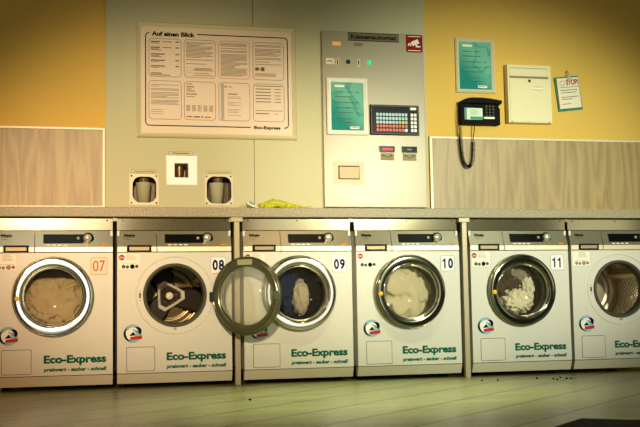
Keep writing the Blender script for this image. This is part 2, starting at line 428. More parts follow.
def wood_panel(x0, x1, z0, z1, sides, label):
    t = thing('wainscot_panel', (x0, .15, z0), label, 'wall panel')
    w, h = x1-x0, z1-z0
    MB().box(0, w, -.008, -.001, 0, h).obj('board', WOOD, t)
    MB().box(0, w, -.014, -.0015, h-.013, h, .002).obj('top_trim', TRIM, t)
    MB().box(0, w, -.014, -.0015, 0, .012, .002).obj('bottom_trim', TRIM, t)
    if 'L' in sides: MB().box(0, .016, -.0155, -.0015, 0, h, .002).obj('side_trim', TRIM, t)
    if 'R' in sides: MB().box(w-.014, w, -.0155, -.0015, 0, h, .002).obj('side_trim', TRIM, t)
wood_panel(-2.6, -.036, .945, 1.377, 'R', 'grained oak wainscot panel in cream trim, left of the notice board')
wood_panel(1.790, 5.0, .940, 1.369, 'L', 'long oak wainscot panel in cream trim below the telephone and mailbox')

# ledge over the machines
b = MB().box(-2.9, 5.5, -.012, .1495, .886, .937, .003)
tag(b.obj('ledge', COUNTER), 'long speckled laminate ledge running above all washing machines', 'ledge')

# ------------------------------------------------------------------ washing machines
WID = .595; CX, CZ = .297, .477
CACHE = {}
def part(name, key, builder, m, parent):
    if key not in CACHE:
        mb = MB(); r = builder(mb); bmesh.ops.recalc_face_normals(mb.bm, faces=mb.bm.faces) if r is not False else None
        me = bpy.data.meshes.new(name); mb.bm.to_mesh(me); mb.bm.free(); me.materials.append(m); CACHE[key] = me
    me = CACHE[key]
    if me.materials[0] is not m: me = me.copy(); me.materials[0] = m
    return link(name, me, parent)

def body_b(mb):
    mb.plate(0, WID, .078, .700, circ(CX, CZ, .166, 72), 0, .02)
    mb.box(0, .012, .0201, .66, .078, .815); mb.box(WID-.012, WID, .0201, .66, .078, .815)
    mb.box(.0121, WID-.0121, .045, .66, .80, .815); mb.box(.0121, WID-.0121, .64, .66, .078, .7999)
    mb.box(.0121, WID-.0121, .0201, .64, .078, .09)
def plinth_b(mb):
    mb.prism_x([(.0, .0745), (.022, .024), (.05, .024), (.05, .0745)], 0, WID)
def panel_b(mb):
    # right (main) section of the tilted control fascia
    mb.prism_x([(-.001, .7315), (.030, .815), (.05, .815), (.05, .7315)], .2055, WID)
def panel_l(mb):
    mb.prism_x([(-.001, .7315), (.030, .815), (.05, .815), (.05, .7315)], 0, .2025)
def lip_b(mb):
    mb.box(.2055, WID, -.003, .05, .7035, .731, .002)
    mb.box(0, .049, -.003, .05, .7035, .731, .002); mb.box(.1745, .2025, -.003, .05, .7035, .731, .002)
    mb.box(.0495, .174, .012, .05, .7035, .731)
def py(z): return -.001+(z-.7315)*(.031/.0835)     # y of the tilted fascia at height z
def on_panel(x, z, d=.001): return (x, py(z)-d, z)
def tilt_box(mb, x0, x1, z0, z1, d0, d1, bev=0):
    """slab lying on the tilted fascia, from depth d0 (behind) to d1 (in front)"""
    v = []
    for x in (x0, x1):
        for z in (z0, z1):
            for d in (d0, d1): v.append((x, py(z)-d, z))
    mb.add(v, [(0, 1, 3, 2), (4, 6, 7, 5), (0, 4, 5, 1), (2, 3, 7, 6), (0, 2, 6, 4), (1, 5, 7, 3)])
def disp_b(mb):
    tilt_box(mb, .246, .447, .750, .797, -.002, .003)
    prof = [(.0, -.006), (.028, -.006), (.030, -.003), (.030, .004)]
    mb.lathe(prof, .470, .775, py(.775), 40)
def btn_b(mb): mb.lathe([(0, -.010), (.007, -.009), (.0085, -.004), (.0085, .003)], .420, .776, py(.776), 24)
def knob_b(mb): mb.lathe([(0, -.030), (.017, -.029), (.0205, -.025), (.0215, -.006), (.0215, 0)], .467, .777, py(.777), 40)
def marks_b(mb):
    for x in (.262, .290, .318, .346): tilt_box(mb, x, x+.019, .7375, .7425, 0, .0008)
def orange_b(mb): tilt_box(mb, .540, .570, .737, .745, 0, .0008)
def drawer_b(mb):
    mb.prism_x([(-.003, .711), (.010, .711), (.012, .720), (.012, .7305), (-.003, .729)], .062, .164)
def recess_b(mb):
    tilt_box(mb, .051, .176, .7322, .739, -.001, .0015); mb.box(.0505, .174, .0101, .0119, .704, .7315)
def hatch_b(mb): mb.prism(rrect(.0485, .1895, .0895, .2095, .006), -.0015, .004)
def hatchgap_b(mb): outline(mb, rrect(.0460, .1920, .0870, .2120, .007), .0030, -.0006)
def emboss_b(mb): mb.lathe([(.206, .001), (.2035, -.0035), (.200, -.0045), (.1975, -.003), (.1955, .001)], CX, CZ, 0, 96)
def gasket_b(mb): mb.lathe([(.1665, .004), (.165, -.010), (.158, -.014), (.150, -.008), (.145, .012), (.147, .045), (.155, .055), (.163, .03)], CX, CZ, 0, 80, closed=True)
def drum_b(mb):
    pr = []
    for i in range(13):
        y = .055+i*.03; pr.append((.215 if i not in (0,) else .150, y))
    mb.lathe(pr, CX, CZ, 0, 96, uv=True); return False
def drumback_b(mb): mb.lathe([(.214, .413), (.19, .405), (.175, .395), (.165, .405), (.150, .405), (.14, .392), (.13, .402), (.115, .402), (.105, .392), (.07, .388), (.0, .386)], CX, CZ, 0, 64)
def lifter_b(k):
    def f(mb):
        b2 = MB(); a = k*2*PI/3+.5
        prof = [(-.035, 0), (.035, 0), (.012, -.05), (-.012, -.05)]
        v = []
        for y in (.08, .40):
            for px, pz in prof:
                r = .212+pz; v.append((CX+r*math.cos(a)-px*math.sin(a), y, CZ+r*math.sin(a)+px*math.cos(a)))
        mb.add(v, [(0, 1, 2, 3), (7, 6, 5, 4), (0, 4, 5, 1), (1, 5, 6, 2), (2, 6, 7, 3), (3, 7, 4, 0)])
    return f
def arm_b(k):
    def f(mb):
        a = k*2*PI/3-.17
        def P(r, w, y): return (CX+r*math.cos(a)-w*math.sin(a), y, CZ+r*math.sin(a)+w*math.cos(a))
        v = [P(.03, -.045, .37), P(.03, .045, .37), P(.20, .06, .385), P(.20, -.06, .385), P(.03, -.06, .40), P(.03, .06, .40), P(.20, .085, .405), P(.20, -.085, .405)]
        mb.add(v, [(0, 1, 2, 3), (0, 4, 5, 1), (1, 5, 6, 2), (2, 6, 7, 3), (3, 7, 4, 0)])
    return f
def tri(r, n=60, a0=.18+PI/3):
    out = []
    for k in range(n):
        a = 2*PI*k/n; rr = r*(1-.15*math.cos(3*(a-a0)+PI)); out.append((a, rr))
    return out
def hub_b(mb):
    base = []
    for k in range(3):
        for d in (-.24, .24): base.append((k*2*PI/3+.03+d, 1.0))
    rings = [(.090, .37), (.088, .350), (.079, .344), (.071, .352), (.066, .366)]
    n = 6; v = []
    for r, y in rings:
        for a, k in base: v.append((CX+r*k*math.cos(a), y, CZ+r*k*math.sin(a)))
    mb.add(v, [[i*n+k, i*n+(k+1) % n, (i+1)*n+(k+1) % n, (i+1)*n+k] for i in range(len(rings)-1) for k in range(n)])
def hubdome_b(mb): mb.lathe([(.0, .325), (.02, .33), (.038, .345), (.055, .366)], CX, CZ, 0, 40)
# door (origin = its centre, front towards -Y)
def ring_b(mb): mb.lathe([(.1965, -.012), (.1962, -.028), (.1955, -.034), (.1925, -.0374), (.190, -.0381), (.182, -.0385), (.172, -.0386), (.162, -.0384), (.159, -.0377), (.157, -.034), (.156, -.020), (.1555, -.004), (.165, .004), (.185, .005), (.1965, .000)], 0, 0, 0, 96, closed=True)
def rim_b(mb): mb.lathe([(.2025, .001), (.2035, -.012), (.2015, -.020), (.1972, -.022), (.1968, .001)], 0, 0, 0, 96, closed=True)
def seal_b(mb): mb.lathe([(.156, -.022), (.1555, -.026), (.151, -.026), (.1495, -.018), (.151, -.006), (.1555, -.004)], 0, 0, 0, 96, closed=True)
def glass_b(mb): mb.lathe([(.1505, -.018), (.147, .002), (.139, .022), (.120, .040), (.09, .052), (.05, .059), (.0, .061)], 0, 0, 0, 72)
def ydot_b(mb): mb.lathe([(0, -.0425), (.012, -.0422), (.0125, -.038)], -.176, -.009, 0, 24)
def hinge_b(mb): mb.box(.183, .214, -.020, .012, -.024, .024, .002)
def latch_b(mb): mb.box(-.197, -.172, .004, .009, -.020, .020, .001)
def tagp_b(mb): mb.prism(rrect(-.044, .044, .160, .188, .003), .0052, .0065)

def door(parent, ring_mat, opened=False, yellow=True):
    d = part('door', 'door_ring', ring_b, ring_mat, parent)
    d.location = (CX, -.006, CZ)
    part('door_rim', 'door_rim', rim_b, DCHROME, d)
    part('window_seal', 'door_seal', seal_b, CHROME if ring_mat is not CHROME else DCHROME, d)
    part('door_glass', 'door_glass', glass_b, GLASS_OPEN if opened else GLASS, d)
    if yellow: part('round_sticker', 'ydot', ydot_b, YDOT, d)
    if opened:
        part('hinge', 'hinge', hinge_b, mat('hinge_green_metal', '46584a', .35, .6), d)
        part('latch', 'latch', latch_b, mat('latch_metal', '7f9382', .35, .6), d)
        part('inner_tag', 'dtag', tagp_b, mat('inner_tag_print', 'a0a678', .4), d)
        hx, hy = .202, 0
        a = math.radians(140)
        # swing about the hinge at the right edge of the opening
        vx, vy = -hx*math.cos(a), -hx*math.sin(a)
        d.location = (CX+hx-.010+vx, -.030+vy, CZ-.012); d.rotation_euler = (0, 0, a)
    return d

def care_label(t, faded):
    k = 'faded_' if faded else ''
    part('care_sticker', 'care', lambda mb: mb.prism(rrect(.006, .116, .611, .694, .003), -.0012, -.0001), mat('sticker_film', 'efe9d6', .35, var=.02), t)
    dots = [((.032, .627), .010, FAINT if faded else mat('brown_dot', '5a4038', .5)), ((.052, .625), .009, FAINT if faded else GREEN), ((.077, .627), .012, FAINT if faded else INK), ((.100, .628), .009, PINKINK if faded else BROWNRED)]
    for i, ((x, z), r, m) in enumerate(dots):
        part('care_symbol', 'cs%d' % i, lambda mb, x=x, z=z, r=r: mb.prism(circ(x, z, r, 20), -.0016, -.0011), m, t)
    if not faded:
        part('stop_symbol', 'stop', lambda mb: mb.prism(circ(.023, .674, .0145, 8*4), -.0018, -.0011), RED, t)
        def st(mb): text_into(mb, 'STOP', .0125, .0335, .669, .678, -.0021, .03)
        part('stop_lettering', 'stoptxt', lambda mb: (st(mb), False)[1], PAPER, t)
    def lines(mb):
        rr = random.Random(3)
        for i in range(5):
            z = .688-i*.0065; x1 = .075+rr.random()*.035; quad(mb, .046, x1, z-.0012, z+.0012, -.0016)
        quad(mb, .020, .105, .6415, .6435, -.0016); outline(mb, [(.006, .611), (.116, .611), (.116, .694), (.006, .694)], .001, -.0016)
        return False
    part('care_print', 'care_lines', lines, mat('pale_grey_print', 'b5aa92', .6), t)
def globe_sticker(t):
    gx, gz = .078, .281
    part('drum_sticker', 'globe', lambda mb: mb.prism(circ(gx, gz, .0475, 40), -.0012, -.0001), SKYBLUE, t)
    def arc(mb, r0, r1, a0, a1, y, ox=0, oz=0, n=20):
        v = [];
        for k in range(n+1):
            a = a0+(a1-a0)*k/n; w = math.sin(PI*k/n)
            rm = (r0+r1)/2; h = (r1-r0)/2*max(.08, w)
            v += [(gx+ox+(rm-h)*math.cos(a), y, gz+oz+(rm-h)*math.sin(a)), (gx+ox+(rm+h)*math.cos(a), y, gz+oz+(rm+h)*math.sin(a))]
        mb.add(v, [[2*k, 2*k+1, 2*k+3, 2*k+2] for k in range(n)])
    def dark(mb):
        arc(mb, .034, .046, 2.2, 4.6, -.0018); arc(mb, .020, .046, -.2, 1.3, -.0018, 0.004, 0); mb.prism([(gx-.018, gz-.012), (gx+.016, gz-.010), (gx+.004, gz+.010)], -.0022, -.0017); return False
    def white(mb):
        mb.prism(circ(gx-.012, gz-.004, .026, 28), -.0016, -.0011); arc(mb, .024, .034, .3, 3.0, -.0021, .002, -.002); return False
    part('swirl', 'globe_w', white, PAPER, t); part('swirl', 'globe_d', dark, DKBLUE, t)
    part('red_band', 'globe_r', lambda mb: mb.prism([(.066, .248), (.126, .253), (.126, .271), (.066, .264)], -.0028, -.0021), REDBAND, t)

def washing_machine(X, number, label, is_open, ring_mat, faded_plate=False, faded_care=False):
    t = thing('washing_machine', (X, 0, 0), label, 'washing machine', 'row of front-loading washing machines')
    part('body', 'body', body_b, ENAMEL, t)
    part('plinth', 'plinth', plinth_b, PLINTH, t)
    for i, (fx, fy) in enumerate(((.06, .15), (.535, .15), (.05, .6), (.545, .6))):
        part('foot', 'foot%d' % i, lambda mb, fx=fx, fy=fy: mb.box(fx-.02, fx+.02, fy-.02, fy+.02, 0, .078), DARK, t)
    cp = part('control_panel', 'cpanel', panel_b, PANEL_STEEL, t)
    part('display', 'disp', disp_b, DISPLAY, cp); part('start_button', 'btn', btn_b, KNOB, cp)
    part('program_knob', 'knob', knob_b, KNOB, cp); part('button_marks', 'marks', marks_b, PAPER, cp)
    part('orange_mark', 'omark', orange_b, ORANGE, cp)
    lp = part('drawer_panel', 'lpanel', panel_l, PANEL_STEEL, t)
    def brand(mb):
        me = MB(); text_into(me, 'Miele', .036, .092, .784, .798, 0, .05)
        v = [on_panel(q.co.x, q.co.z, .0006) for q in me.bm.verts]; me.bm.verts.index_update()
        mb.add(v, [[w.index for w in f.verts] for f in me.bm.faces]); me.bm.free()
        mb.add([on_panel(.036, .7805, .0006), on_panel(.088, .7805, .0006), on_panel(.088, .782, .0006), on_panel(.036, .782, .0006)], [[0, 1, 2, 3]])
        mb.add([on_panel(.036, .770, .0006), on_panel(.072, .770, .0006), on_panel(.072, .7712, .0006), on_panel(.036, .7712, .0006)], [[0, 1, 2, 3]])
        return False
    part('brand_lettering', 'brand', brand, INK, lp)
    part('fascia_lip', 'lip', lip_b, LIP, t)
    part('detergent_drawer_handle', 'drawer', drawer_b, mat('drawer_grip', '9c8c6a', .4, .2), t)
    part('drawer_recess', 'recess', recess_b, DARK, t)
    h = part('service_hatch', 'hatch', hatch_b, ENAMEL, t); part('hatch_gap', 'hgap', lambda mb: (hatchgap_b(mb), False)[1], mat('hatch_gap_shadow', '4c4530', .8, spec=.05), h)
    part('logo_lettering', 'eco', lambda mb: (text_into(mb, 'Eco-Express', .252, .562, .127, .180, -.0008, .045), False)[1], TEALINK, t)
    part('slogan_lettering', 'slogan', lambda mb: (text_into(mb, 'preiswert - sauber - schnell', .252, .563, .093, .118, -.0008, .05, .15), False)[1], TEALINK, t)
    npl = part('number_plate', 'nplate', lambda mb: mb.prism(rrect(.482, .568, .586, .677, .006), -.003, -.0001), PLATE_FAINT if faded_plate else PLATE_W, t)
    part('plate_border', 'nborder', lambda mb: (outline(mb, rrect(.4838, .5662, .5878, .6752, .005), .002, -.0034), False)[1], PINKINK if faded_plate else mat('plate_line', '3a4a6a', .9, spec=.05), npl)
    nb = MB(); number_into(nb, number, .492, .558, .603, .660, -.0036, .04 if not faded_plate else .005)
    nb.obj('number', PINKINK if faded_plate else NAVY, npl, fix=False)
    care_label(t, faded_care); globe_sticker(t)
    part('drum', 'drum', drum_b, PERF, t)
    part('drum_back', 'dback', drumback_b, DRUMBACK if number == '12' else mat('shaded_drum_steel', '7d7050', .3, .5, .1, 8), t)  # lit and shaded copies of one drum steel; the last machine gets the lit
    for k in range(3): part('drum_lifter', 'lift%d' % k, lifter_b(k), DRUMBACK, t)
    g = part('gasket', 'gasket', gasket_b, RUBBER, t)
    if number == '08':
        for k in range(3): part('drum_arm', 'arm%d' % k, arm_b(k), DRUMDARK, t)
        part('drum_hub', 'hub', hub_b, mat('hub_rim_steel', 'f4efdc', .3, .3), t); part('hub_dome', 'hubd', hubdome_b, mat('hub_dome_steel', '4c4434', .3, .6), t); part('hub_glow_cap', 'hubc', lambda mb: mb.lathe([(0, .316), (.014, .320), (.021, .330), (.021, .340)], CX, CZ, 0, 32), mat('hub_glow_pale', 'fff6dc', .25, .2), t)  # pale cap paints the glow at the hub centre
    if is_open:
        part('raised_ring', 'emboss', emboss_b, ENAMEL, t)
        part('latch_slot', 'lslot', lambda mb: (mb.box(.112, .120, -.0015, .001, .463, .490), mb.prism(circ(.116, .500, .0025, 10), -.0015, .001), mb.prism(circ(.116, .451, .0025, 10), -.0015, .001)), BLACK, t)
        part('lower_screw', 'lscrew', lambda mb: mb.lathe([(0, -.008), (.006, -.0075), (.0075, -.001)], .297, .302, 0, 16), KNOB, t)
    door(t, ring_mat, is_open, not is_open and number != '09')
    # steel cover strip between machine and ledge
    return t
XS = [-.595, .0225, .6828, 1.3043, 1.9651, 2.5794]
washing_machine(XS[0], '07', 'washing machine 07 with a bright white door ring, at the left end of the row', False, CHROME, True, True)
washing_machine(XS[1], '08', 'washing machine 08 with its round door swung open and an empty drum', True, DCHROME)
washing_machine(XS[2], '09', 'washing machine 09 with blue laundry, partly hidden by the open door', False, CHROME)
washing_machine(XS[3], '10', 'washing machine 10 full of cream laundry behind a closed door', False, CHROME_DIM)
washing_machine(XS[4], '11', 'washing machine 11 with brown and pale laundry behind a closed door', False, CHROME_DIM)
washing_machine(XS[5], '12', 'washing machine cut off by the right picture edge, drum open with perforated steel showing', True, DCHROME, False, True)

APL = ['steel cover strip under the ledge at the left picture edge', 'steel cover strip under the ledge above the machine with the empty open drum',
       'steel cover strip under the ledge below the yellow rubber gloves', 'steel cover strip under the ledge below the payment machine', 'steel cover strip under the ledge below the telephone and the mailbox',
       'steel cover strip under the ledge at the right picture edge']
for X, l in zip(XS, APL):
    t = thing('cover_strip', (X, .03, .818), l, 'metal strip', 'steel strips under the ledge')
    MB().box(-.001, WID+.001, .0, .012, .0, .062, .001).obj('strip', APRON, t)
    for x in (.03, .30, .567):
        MB().lathe([(0, -.003), (.003, -.0028), (.0042, 0)], x, .052, 0, 12).obj('screw', mat('screw_dark', '3a3426', .4, .5), t)
for X, l in ((.6480, 'partly hidden behind the open round door'), (1.9330, 'below the telephone, right of the cream laundry')):
    t = thing('support_post', (X, 0, 0), 'slim pale metal post '+l, 'post', 'posts carrying the ledge')
    MB().box(-.0145, .0145, -.004, .03, 0, .861, .002).obj('post_tube', POST, t)
    MB().box(-.0320, .0320, -.006, .040, .8615, .8855, .002).obj('cap', POST, t)
for X, l in ((-.0005, 'beside the steel strip above machines 07 and 08'), (1.2775, 'beside the steel strips above machines 09 and 10'), (2.5595, 'at the right end of the strip above machine 11')):
    tag(MB().box(X+.0015, X+.0225 if X < 2 else X+.018, .028, .040, .866, .8855).obj('gap_filler', APRON), 'tiny steel filler tab '+l, 'metal tab', 'filler tabs under the ledge')

# ------------------------------------------------------------------ laundry
def lump(name, cx, cy, cz, rx, ry, rz, seed, m, label, amp=.22, freq=2.2, cut=None, group=None, cat='laundry'):
    b = bmesh.new(); bmesh.ops.create_icosphere(b, subdivisions=5, radius=1)
    off = Vector((seed*3.1, seed*1.7, seed*.9))
    for v in b.verts:
        p = v.co.copy(); q = p*freq+off
        w = Vector((noise.noise(q*.9), noise.noise(q*.9+Vector((9, 0, 0))), noise.noise(q*.9+Vector((0, 9, 0)))))
        n = 1-abs(noise.noise(q+w*1.6))*2.4; n2 = 1-abs(noise.noise(q*2.3+w))*2
        k = 1+amp*(n-.3)+amp*.35*n2
        v.co = Vector((cx+p.x*rx*k, cy+p.y*ry*k, cz+p.z*rz*k))
        if cut is not None and v.co.z > cut: v.co.z = cut+(v.co.z-cut)*.25
        d = Vector((v.co.x-OX-CX, v.co.z-CZ))
        if d.length > .195: d = d.normalized()*.195; v.co.x = OX+CX+d.x; v.co.z = CZ+d.y
        if v.co.y < .062: v.co.y = .062+(v.co.y-.062)*.12
    for f in b.faces: f.smooth = True
    mb = MB(); mb.bm.free(); mb.bm = b
    return tag(mb.obj(name, m), label, cat, group)
OX = XS[0]; lump('laundry', OX+CX, .155, CZ-.03, .165, .11, .15, 1, BEIGE, 'beige laundry pressed against the glass of washing machine 07', .25, 2.6, cut=CZ+.085)
OX = XS[3]; lump('laundry', OX+CX, .155, CZ-.005, .175, .11, .175, 2, LINEN, 'cream laundry filling washing machine 10', .28, 1.9)
OX = XS[4]
lump('laundry', OX+CX-.05, .175, CZ+.045, .13, .09, .10, 3, BROWNCLOTH, 'dark brown garment on the left in washing machine 11', .25, 2)
lump('laundry', OX+CX+.035, .15, CZ+.095, .075, .07, .06, 13, GREYCLOTH, 'grey garment at the top in washing machine 11', .2, 2)
lump('laundry', OX+CX+.015, .135, CZ-.06, .092, .07, .066, 4, PALECLOTH, 'pale crumpled garment at the bottom in washing machine 11', .35, 2.4)
lump('laundry', OX+CX+.085, .14, CZ+.015, .045, .06, .09, 5, PALECLOTH, 'pale sleeve standing upright at the right in washing machine 11', .3, 2.2)
OX = XS[2]
lump('laundry', OX+CX, .27, CZ-.01, .19, .05, .18, 16, mat('drum_shade_black', '17140f', .95, var=.2, scale=9), 'black lump added for the shade at the back of washing machine 09', .12, 2)  # added black lump darkens the drum interior like shade
lump('laundry', OX+CX-.03, .18, CZ+.01, .09, .055, .12, 6, BLUECLOTH, 'navy blue garment in washing machine 09', .3, 2.2)
lump('laundry', OX+CX+.035, .12, CZ-.02, .042, .05, .090, 7, mat('muted_cloth', 'a89f8a', .85, var=.2, scale=9), 'pale cloth in front of the blue garment in washing machine 09', .18, 1.6)

# ------------------------------------------------------------------ notice board
PY = .13
def bars(mb, x0, x1, z0, z1, y, rr, rows, th=.0032, fill=.9):
    dz = (z1-z0)/rows
    for i in range(rows):
        if rr.random() > fill: continue
        z = z1-(i+.5)*dz; w = (x1-x0)*(.45+.55*rr.random()) if rr.random() < .4 else (x1-x0)*.98
        quad(mb, x0, x0+w, z-th/2, z+th/2, y)
def notice_board():
    t = thing('notice_board', (0, PY, 0), 'large framed notice board with eight printed cards on the sage panel', 'notice board')
    def fr(mb):
        x0, x1, z0, z1, w, d = .130, 1.009, 1.328, 1.962, .023, .024
        o = [(x0, z0), (x1, z0), (x1, z1), (x0, z1)]; n_ = [(x0+w*.35, z0+w*.35), (x1-w*.35, z0+w*.35), (x1-w*.35, z1-w*.35), (x0+w*.35, z1-w*.35)]
        i_ = [(x0+w, z0+w), (x1-w, z0+w), (x1-w, z1-w), (x0+w, z1-w)]
        v = []
        for pts, y in ((o, -.0005), (o, -d*.6), (n_, -d), (i_, -d*.55), (i_, -.0005)): v += [(x, y, z) for x, z in pts]
        mb.add(v, [[r*4+k, r*4+(k+1) % 4, (r+1)*4+(k+1) % 4, (r+1)*4+k] for r in range(4) for k in range(4)])
    b = MB(); fr(b); b.obj('frame', mat('champagne_frame', 'd8d2a8', .4, .1, .03), t)
    MB().box(.150, .989, -.008, -.001, 1.348, 1.942).obj('backing_sheet', mat('poster_paper', 'e2cfb4', .5, var=.02), t)
    y = -.0086
    b = MB()
    g = .0045
    x0, x1, z0, z1 = .178, .9625, 1.3935, 1.903
    def arcpts(cx, cz, r, a0, a1, n=6): return [(cx+r*math.cos(a0+(a1-a0)*k/n), cz+r*math.sin(a0+(a1-a0)*k/n)) for k in range(n+1)]
    def stroke(pts, w):
        v = []
        for i, p in enumerate(pts):
            a = Vector(pts[max(0, i-1)]); c = Vector(pts[min(len(pts)-1, i+1)]); tt = (c-a).normalized(); nn = Vector((-tt.y, tt.x))*w/2
            v += [(p[0]+nn.x, y, p[1]+nn.y), (p[0]-nn.x, y, p[1]-nn.y)]
        b.add(v, [[2*i, 2*i+1, 2*i+3, 2*i+2] for i in range(len(pts)-1)])
    r = .02
    stroke([(.200, z1)]+arcpts(x0+r, z1-r, r, PI/2, PI)+arcpts(x0+r, z0+r, r, PI, 1.5*PI)+[(.750, z0)], g*1.25)
    stroke([(.458, z1)]+arcpts(x1-r, z1-r, r, PI/2, 0)+arcpts(x1-r, z0+r, r, 0, -PI/2)+[(.936, z0)], g*1.25)
    b.obj('border_line', mat('dark_green_print', '06281f', .9, spec=.05), t, fix=False)
    text_obj('title_lettering', 'Auf einen Blick', .211, .446, 1.886, 1.912, y, mat('dark_green_print', '06281f'), t, .05)
    cols = [(.194, .371), (.385, .558), (.574, .748), (.765, .941)]
    rr = random.Random(5)
    for ci, (a, c) in enumerate(cols):
        for ri, (d, e) in enumerate(((1.661, 1.873), (1.427, 1.640))):
            idx = ri*4+ci
            cardm = mat('card_line', '6b705c', .5) if idx != 2 else mat('card_line_red', 'c4705c', .5)
            b = MB(); outline(b, rrect(a, c, d, e, .02, 5), .0026, y)
            card = b.obj('card_outline', cardm, t, fix=False)
            b = MB(); m_ = .012; w = c-a
            if idx == 0:
                for k, z in enumerate((1.855, 1.823, 1.786, 1.752, 1.720)):
                    quad(b, a+m_, a+m_+(.05 if k < 2 else .075), z-.003, z+.003, y)
                    if k < 2: quad(b, a+.075, a+.125, z-.002, z+.002, y)
                    quad(b, c-m_-.02, c-m_, z-.003, z+.003, y)
                    quad(b, a+m_, a+m_+.045, z-.010, z-.007, y); 
                    if k in (1, 2): quad(b, a+m_, a+m_+.06, z-.016, z-.013, y)
                quad(b, a+m_, a+.07, 1.678, 1.683, y); quad(b, a+m_, a+.115, 1.669, 1.673, y)
            elif idx == 1:
                bars(b, a+m_, c-m_, 1.735, 1.860, y, rr, 17, .0028)
                for z in (1.707, 1.680):
                    outline(b, rrect(a+m_, a+m_+.035, z-.009, z+.009, .003, 2), .001, y); bars(b, a+.055, c-m_, z-.008, z+.010, y, rr, 3, .003)
            elif idx == 2: bars(b, a+m_, c-m_, 1.675, 1.862, y, rr, 28, .0026, .82)
            elif idx == 3:
                bars(b, a+m_, c-m_, 1.745, 1.860, y, rr, 16, .0026, .75)
                quad(b, a+.014, a+.034, 1.713, 1.731, y); quad(b, a+.036, a+.044, 1.719, 1.725, y); quad(b, a+.046, a+.066, 1.711, 1.733, y)
                bars(b, a+m_, c-m_-.03, 1.68, 1.70, y, rr, 4, .0018)
            elif idx == 4: bars(b, a+m_, c-m_, 1.50, 1.62, y, rr, 17, .0024, .75); bars(b, a+m_, a+.08, 1.452, 1.485, y, rr, 3, .002)
            elif idx == 5:
                quad(b, a+.012, a+.045, 1.624, 1.628, y); quad(b, a+.012, a+.055, 1.608, 1.613, y); bars(b, a+.012, a+.06, 1.582, 1.604, y, rr, 4, .002)
                quad(b, a+.012, a+.07, 1.568, 1.573, y); quad(b, a+.012, a+.06, 1.555, 1.558, y)
                for k in range(5): bars(b, a+.012+k*.031, a+.012+k*.031+.022, 1.475, 1.51, y, rr, 6, .0026, 1)
            elif idx == 6:
                quad(b, a+.034, a+.042, 1.612, 1.622, y); quad(b, a+.05, a+.075, 1.615, 1.618, y)
                quad(b, a+.05, a+.105, 1.574, 1.579, y); bars(b, a+.05, a+.125, 1.455, 1.565, y, rr, 14, .0018, .8)
            else:
                quad(b, a+.010, c-.012, 1.625, 1.629, y)
                for z in (1.610, 1.592, 1.574, 1.556, 1.538):
                    quad(b, a+.014, a+.10, z-.0022, z+.0022, y); quad(b, c-.055, c-.02, z-.0018, z+.0018, y)
                quad(b, a+.012, c-.012, 1.487, 1.490, y); quad(b, a+.014, a+.09, 1.470, 1.475, y); quad(b, c-.055, c-.035, 1.470, 1.473, y)
            b.obj('card_print', mat('card_print', '6b5e48', .8, spec=.05), card, fix=False)['kind'] = 'stuff'
            if idx == 5:
                b = MB(); quad(b, a+.012, a+.045, 1.442, 1.449, y); b.obj('red_mark', mat('poster_red', 'c05048'), card, fix=False)
                b = MB(); quad(b, a+.052, a+.085, 1.442, 1.448, y); b.add([(a+.092, y, 1.442), (a+.102, y, 1.442), (a+.097, y, 1.454)], [[0, 1, 2]]); quad(b, a+.11, a+.145, 1.442, 1.446, y); b.obj('dark_marks', INK, card, fix=False)
            if idx == 6:
                b = MB(); quad(b, a+.012, a+.030, 1.433, 1.634, y+.0002); b.obj('grey_stripe', mat('poster_grey', 'a8a79a'), card, fix=False)
            if idx == 4:
                b = MB(); quad(b, a+.012, a+.055, 1.607, 1.610, y-.0002); b.obj('red_mark', mat('poster_red', 'c05048'), card, fix=False)
    MB().prism(rrect(.756, .929, 1.374, 1.411, .006), -.0105, -.008).obj('logo_tag', mat('poster_paper', 'ead7bb'), t)
    text_obj('logo_lettering', 'Eco-Express', .768, .917, 1.379, 1.402, -.0112, mat('dark_green_print', '06281f'), t, .045)
notice_board()

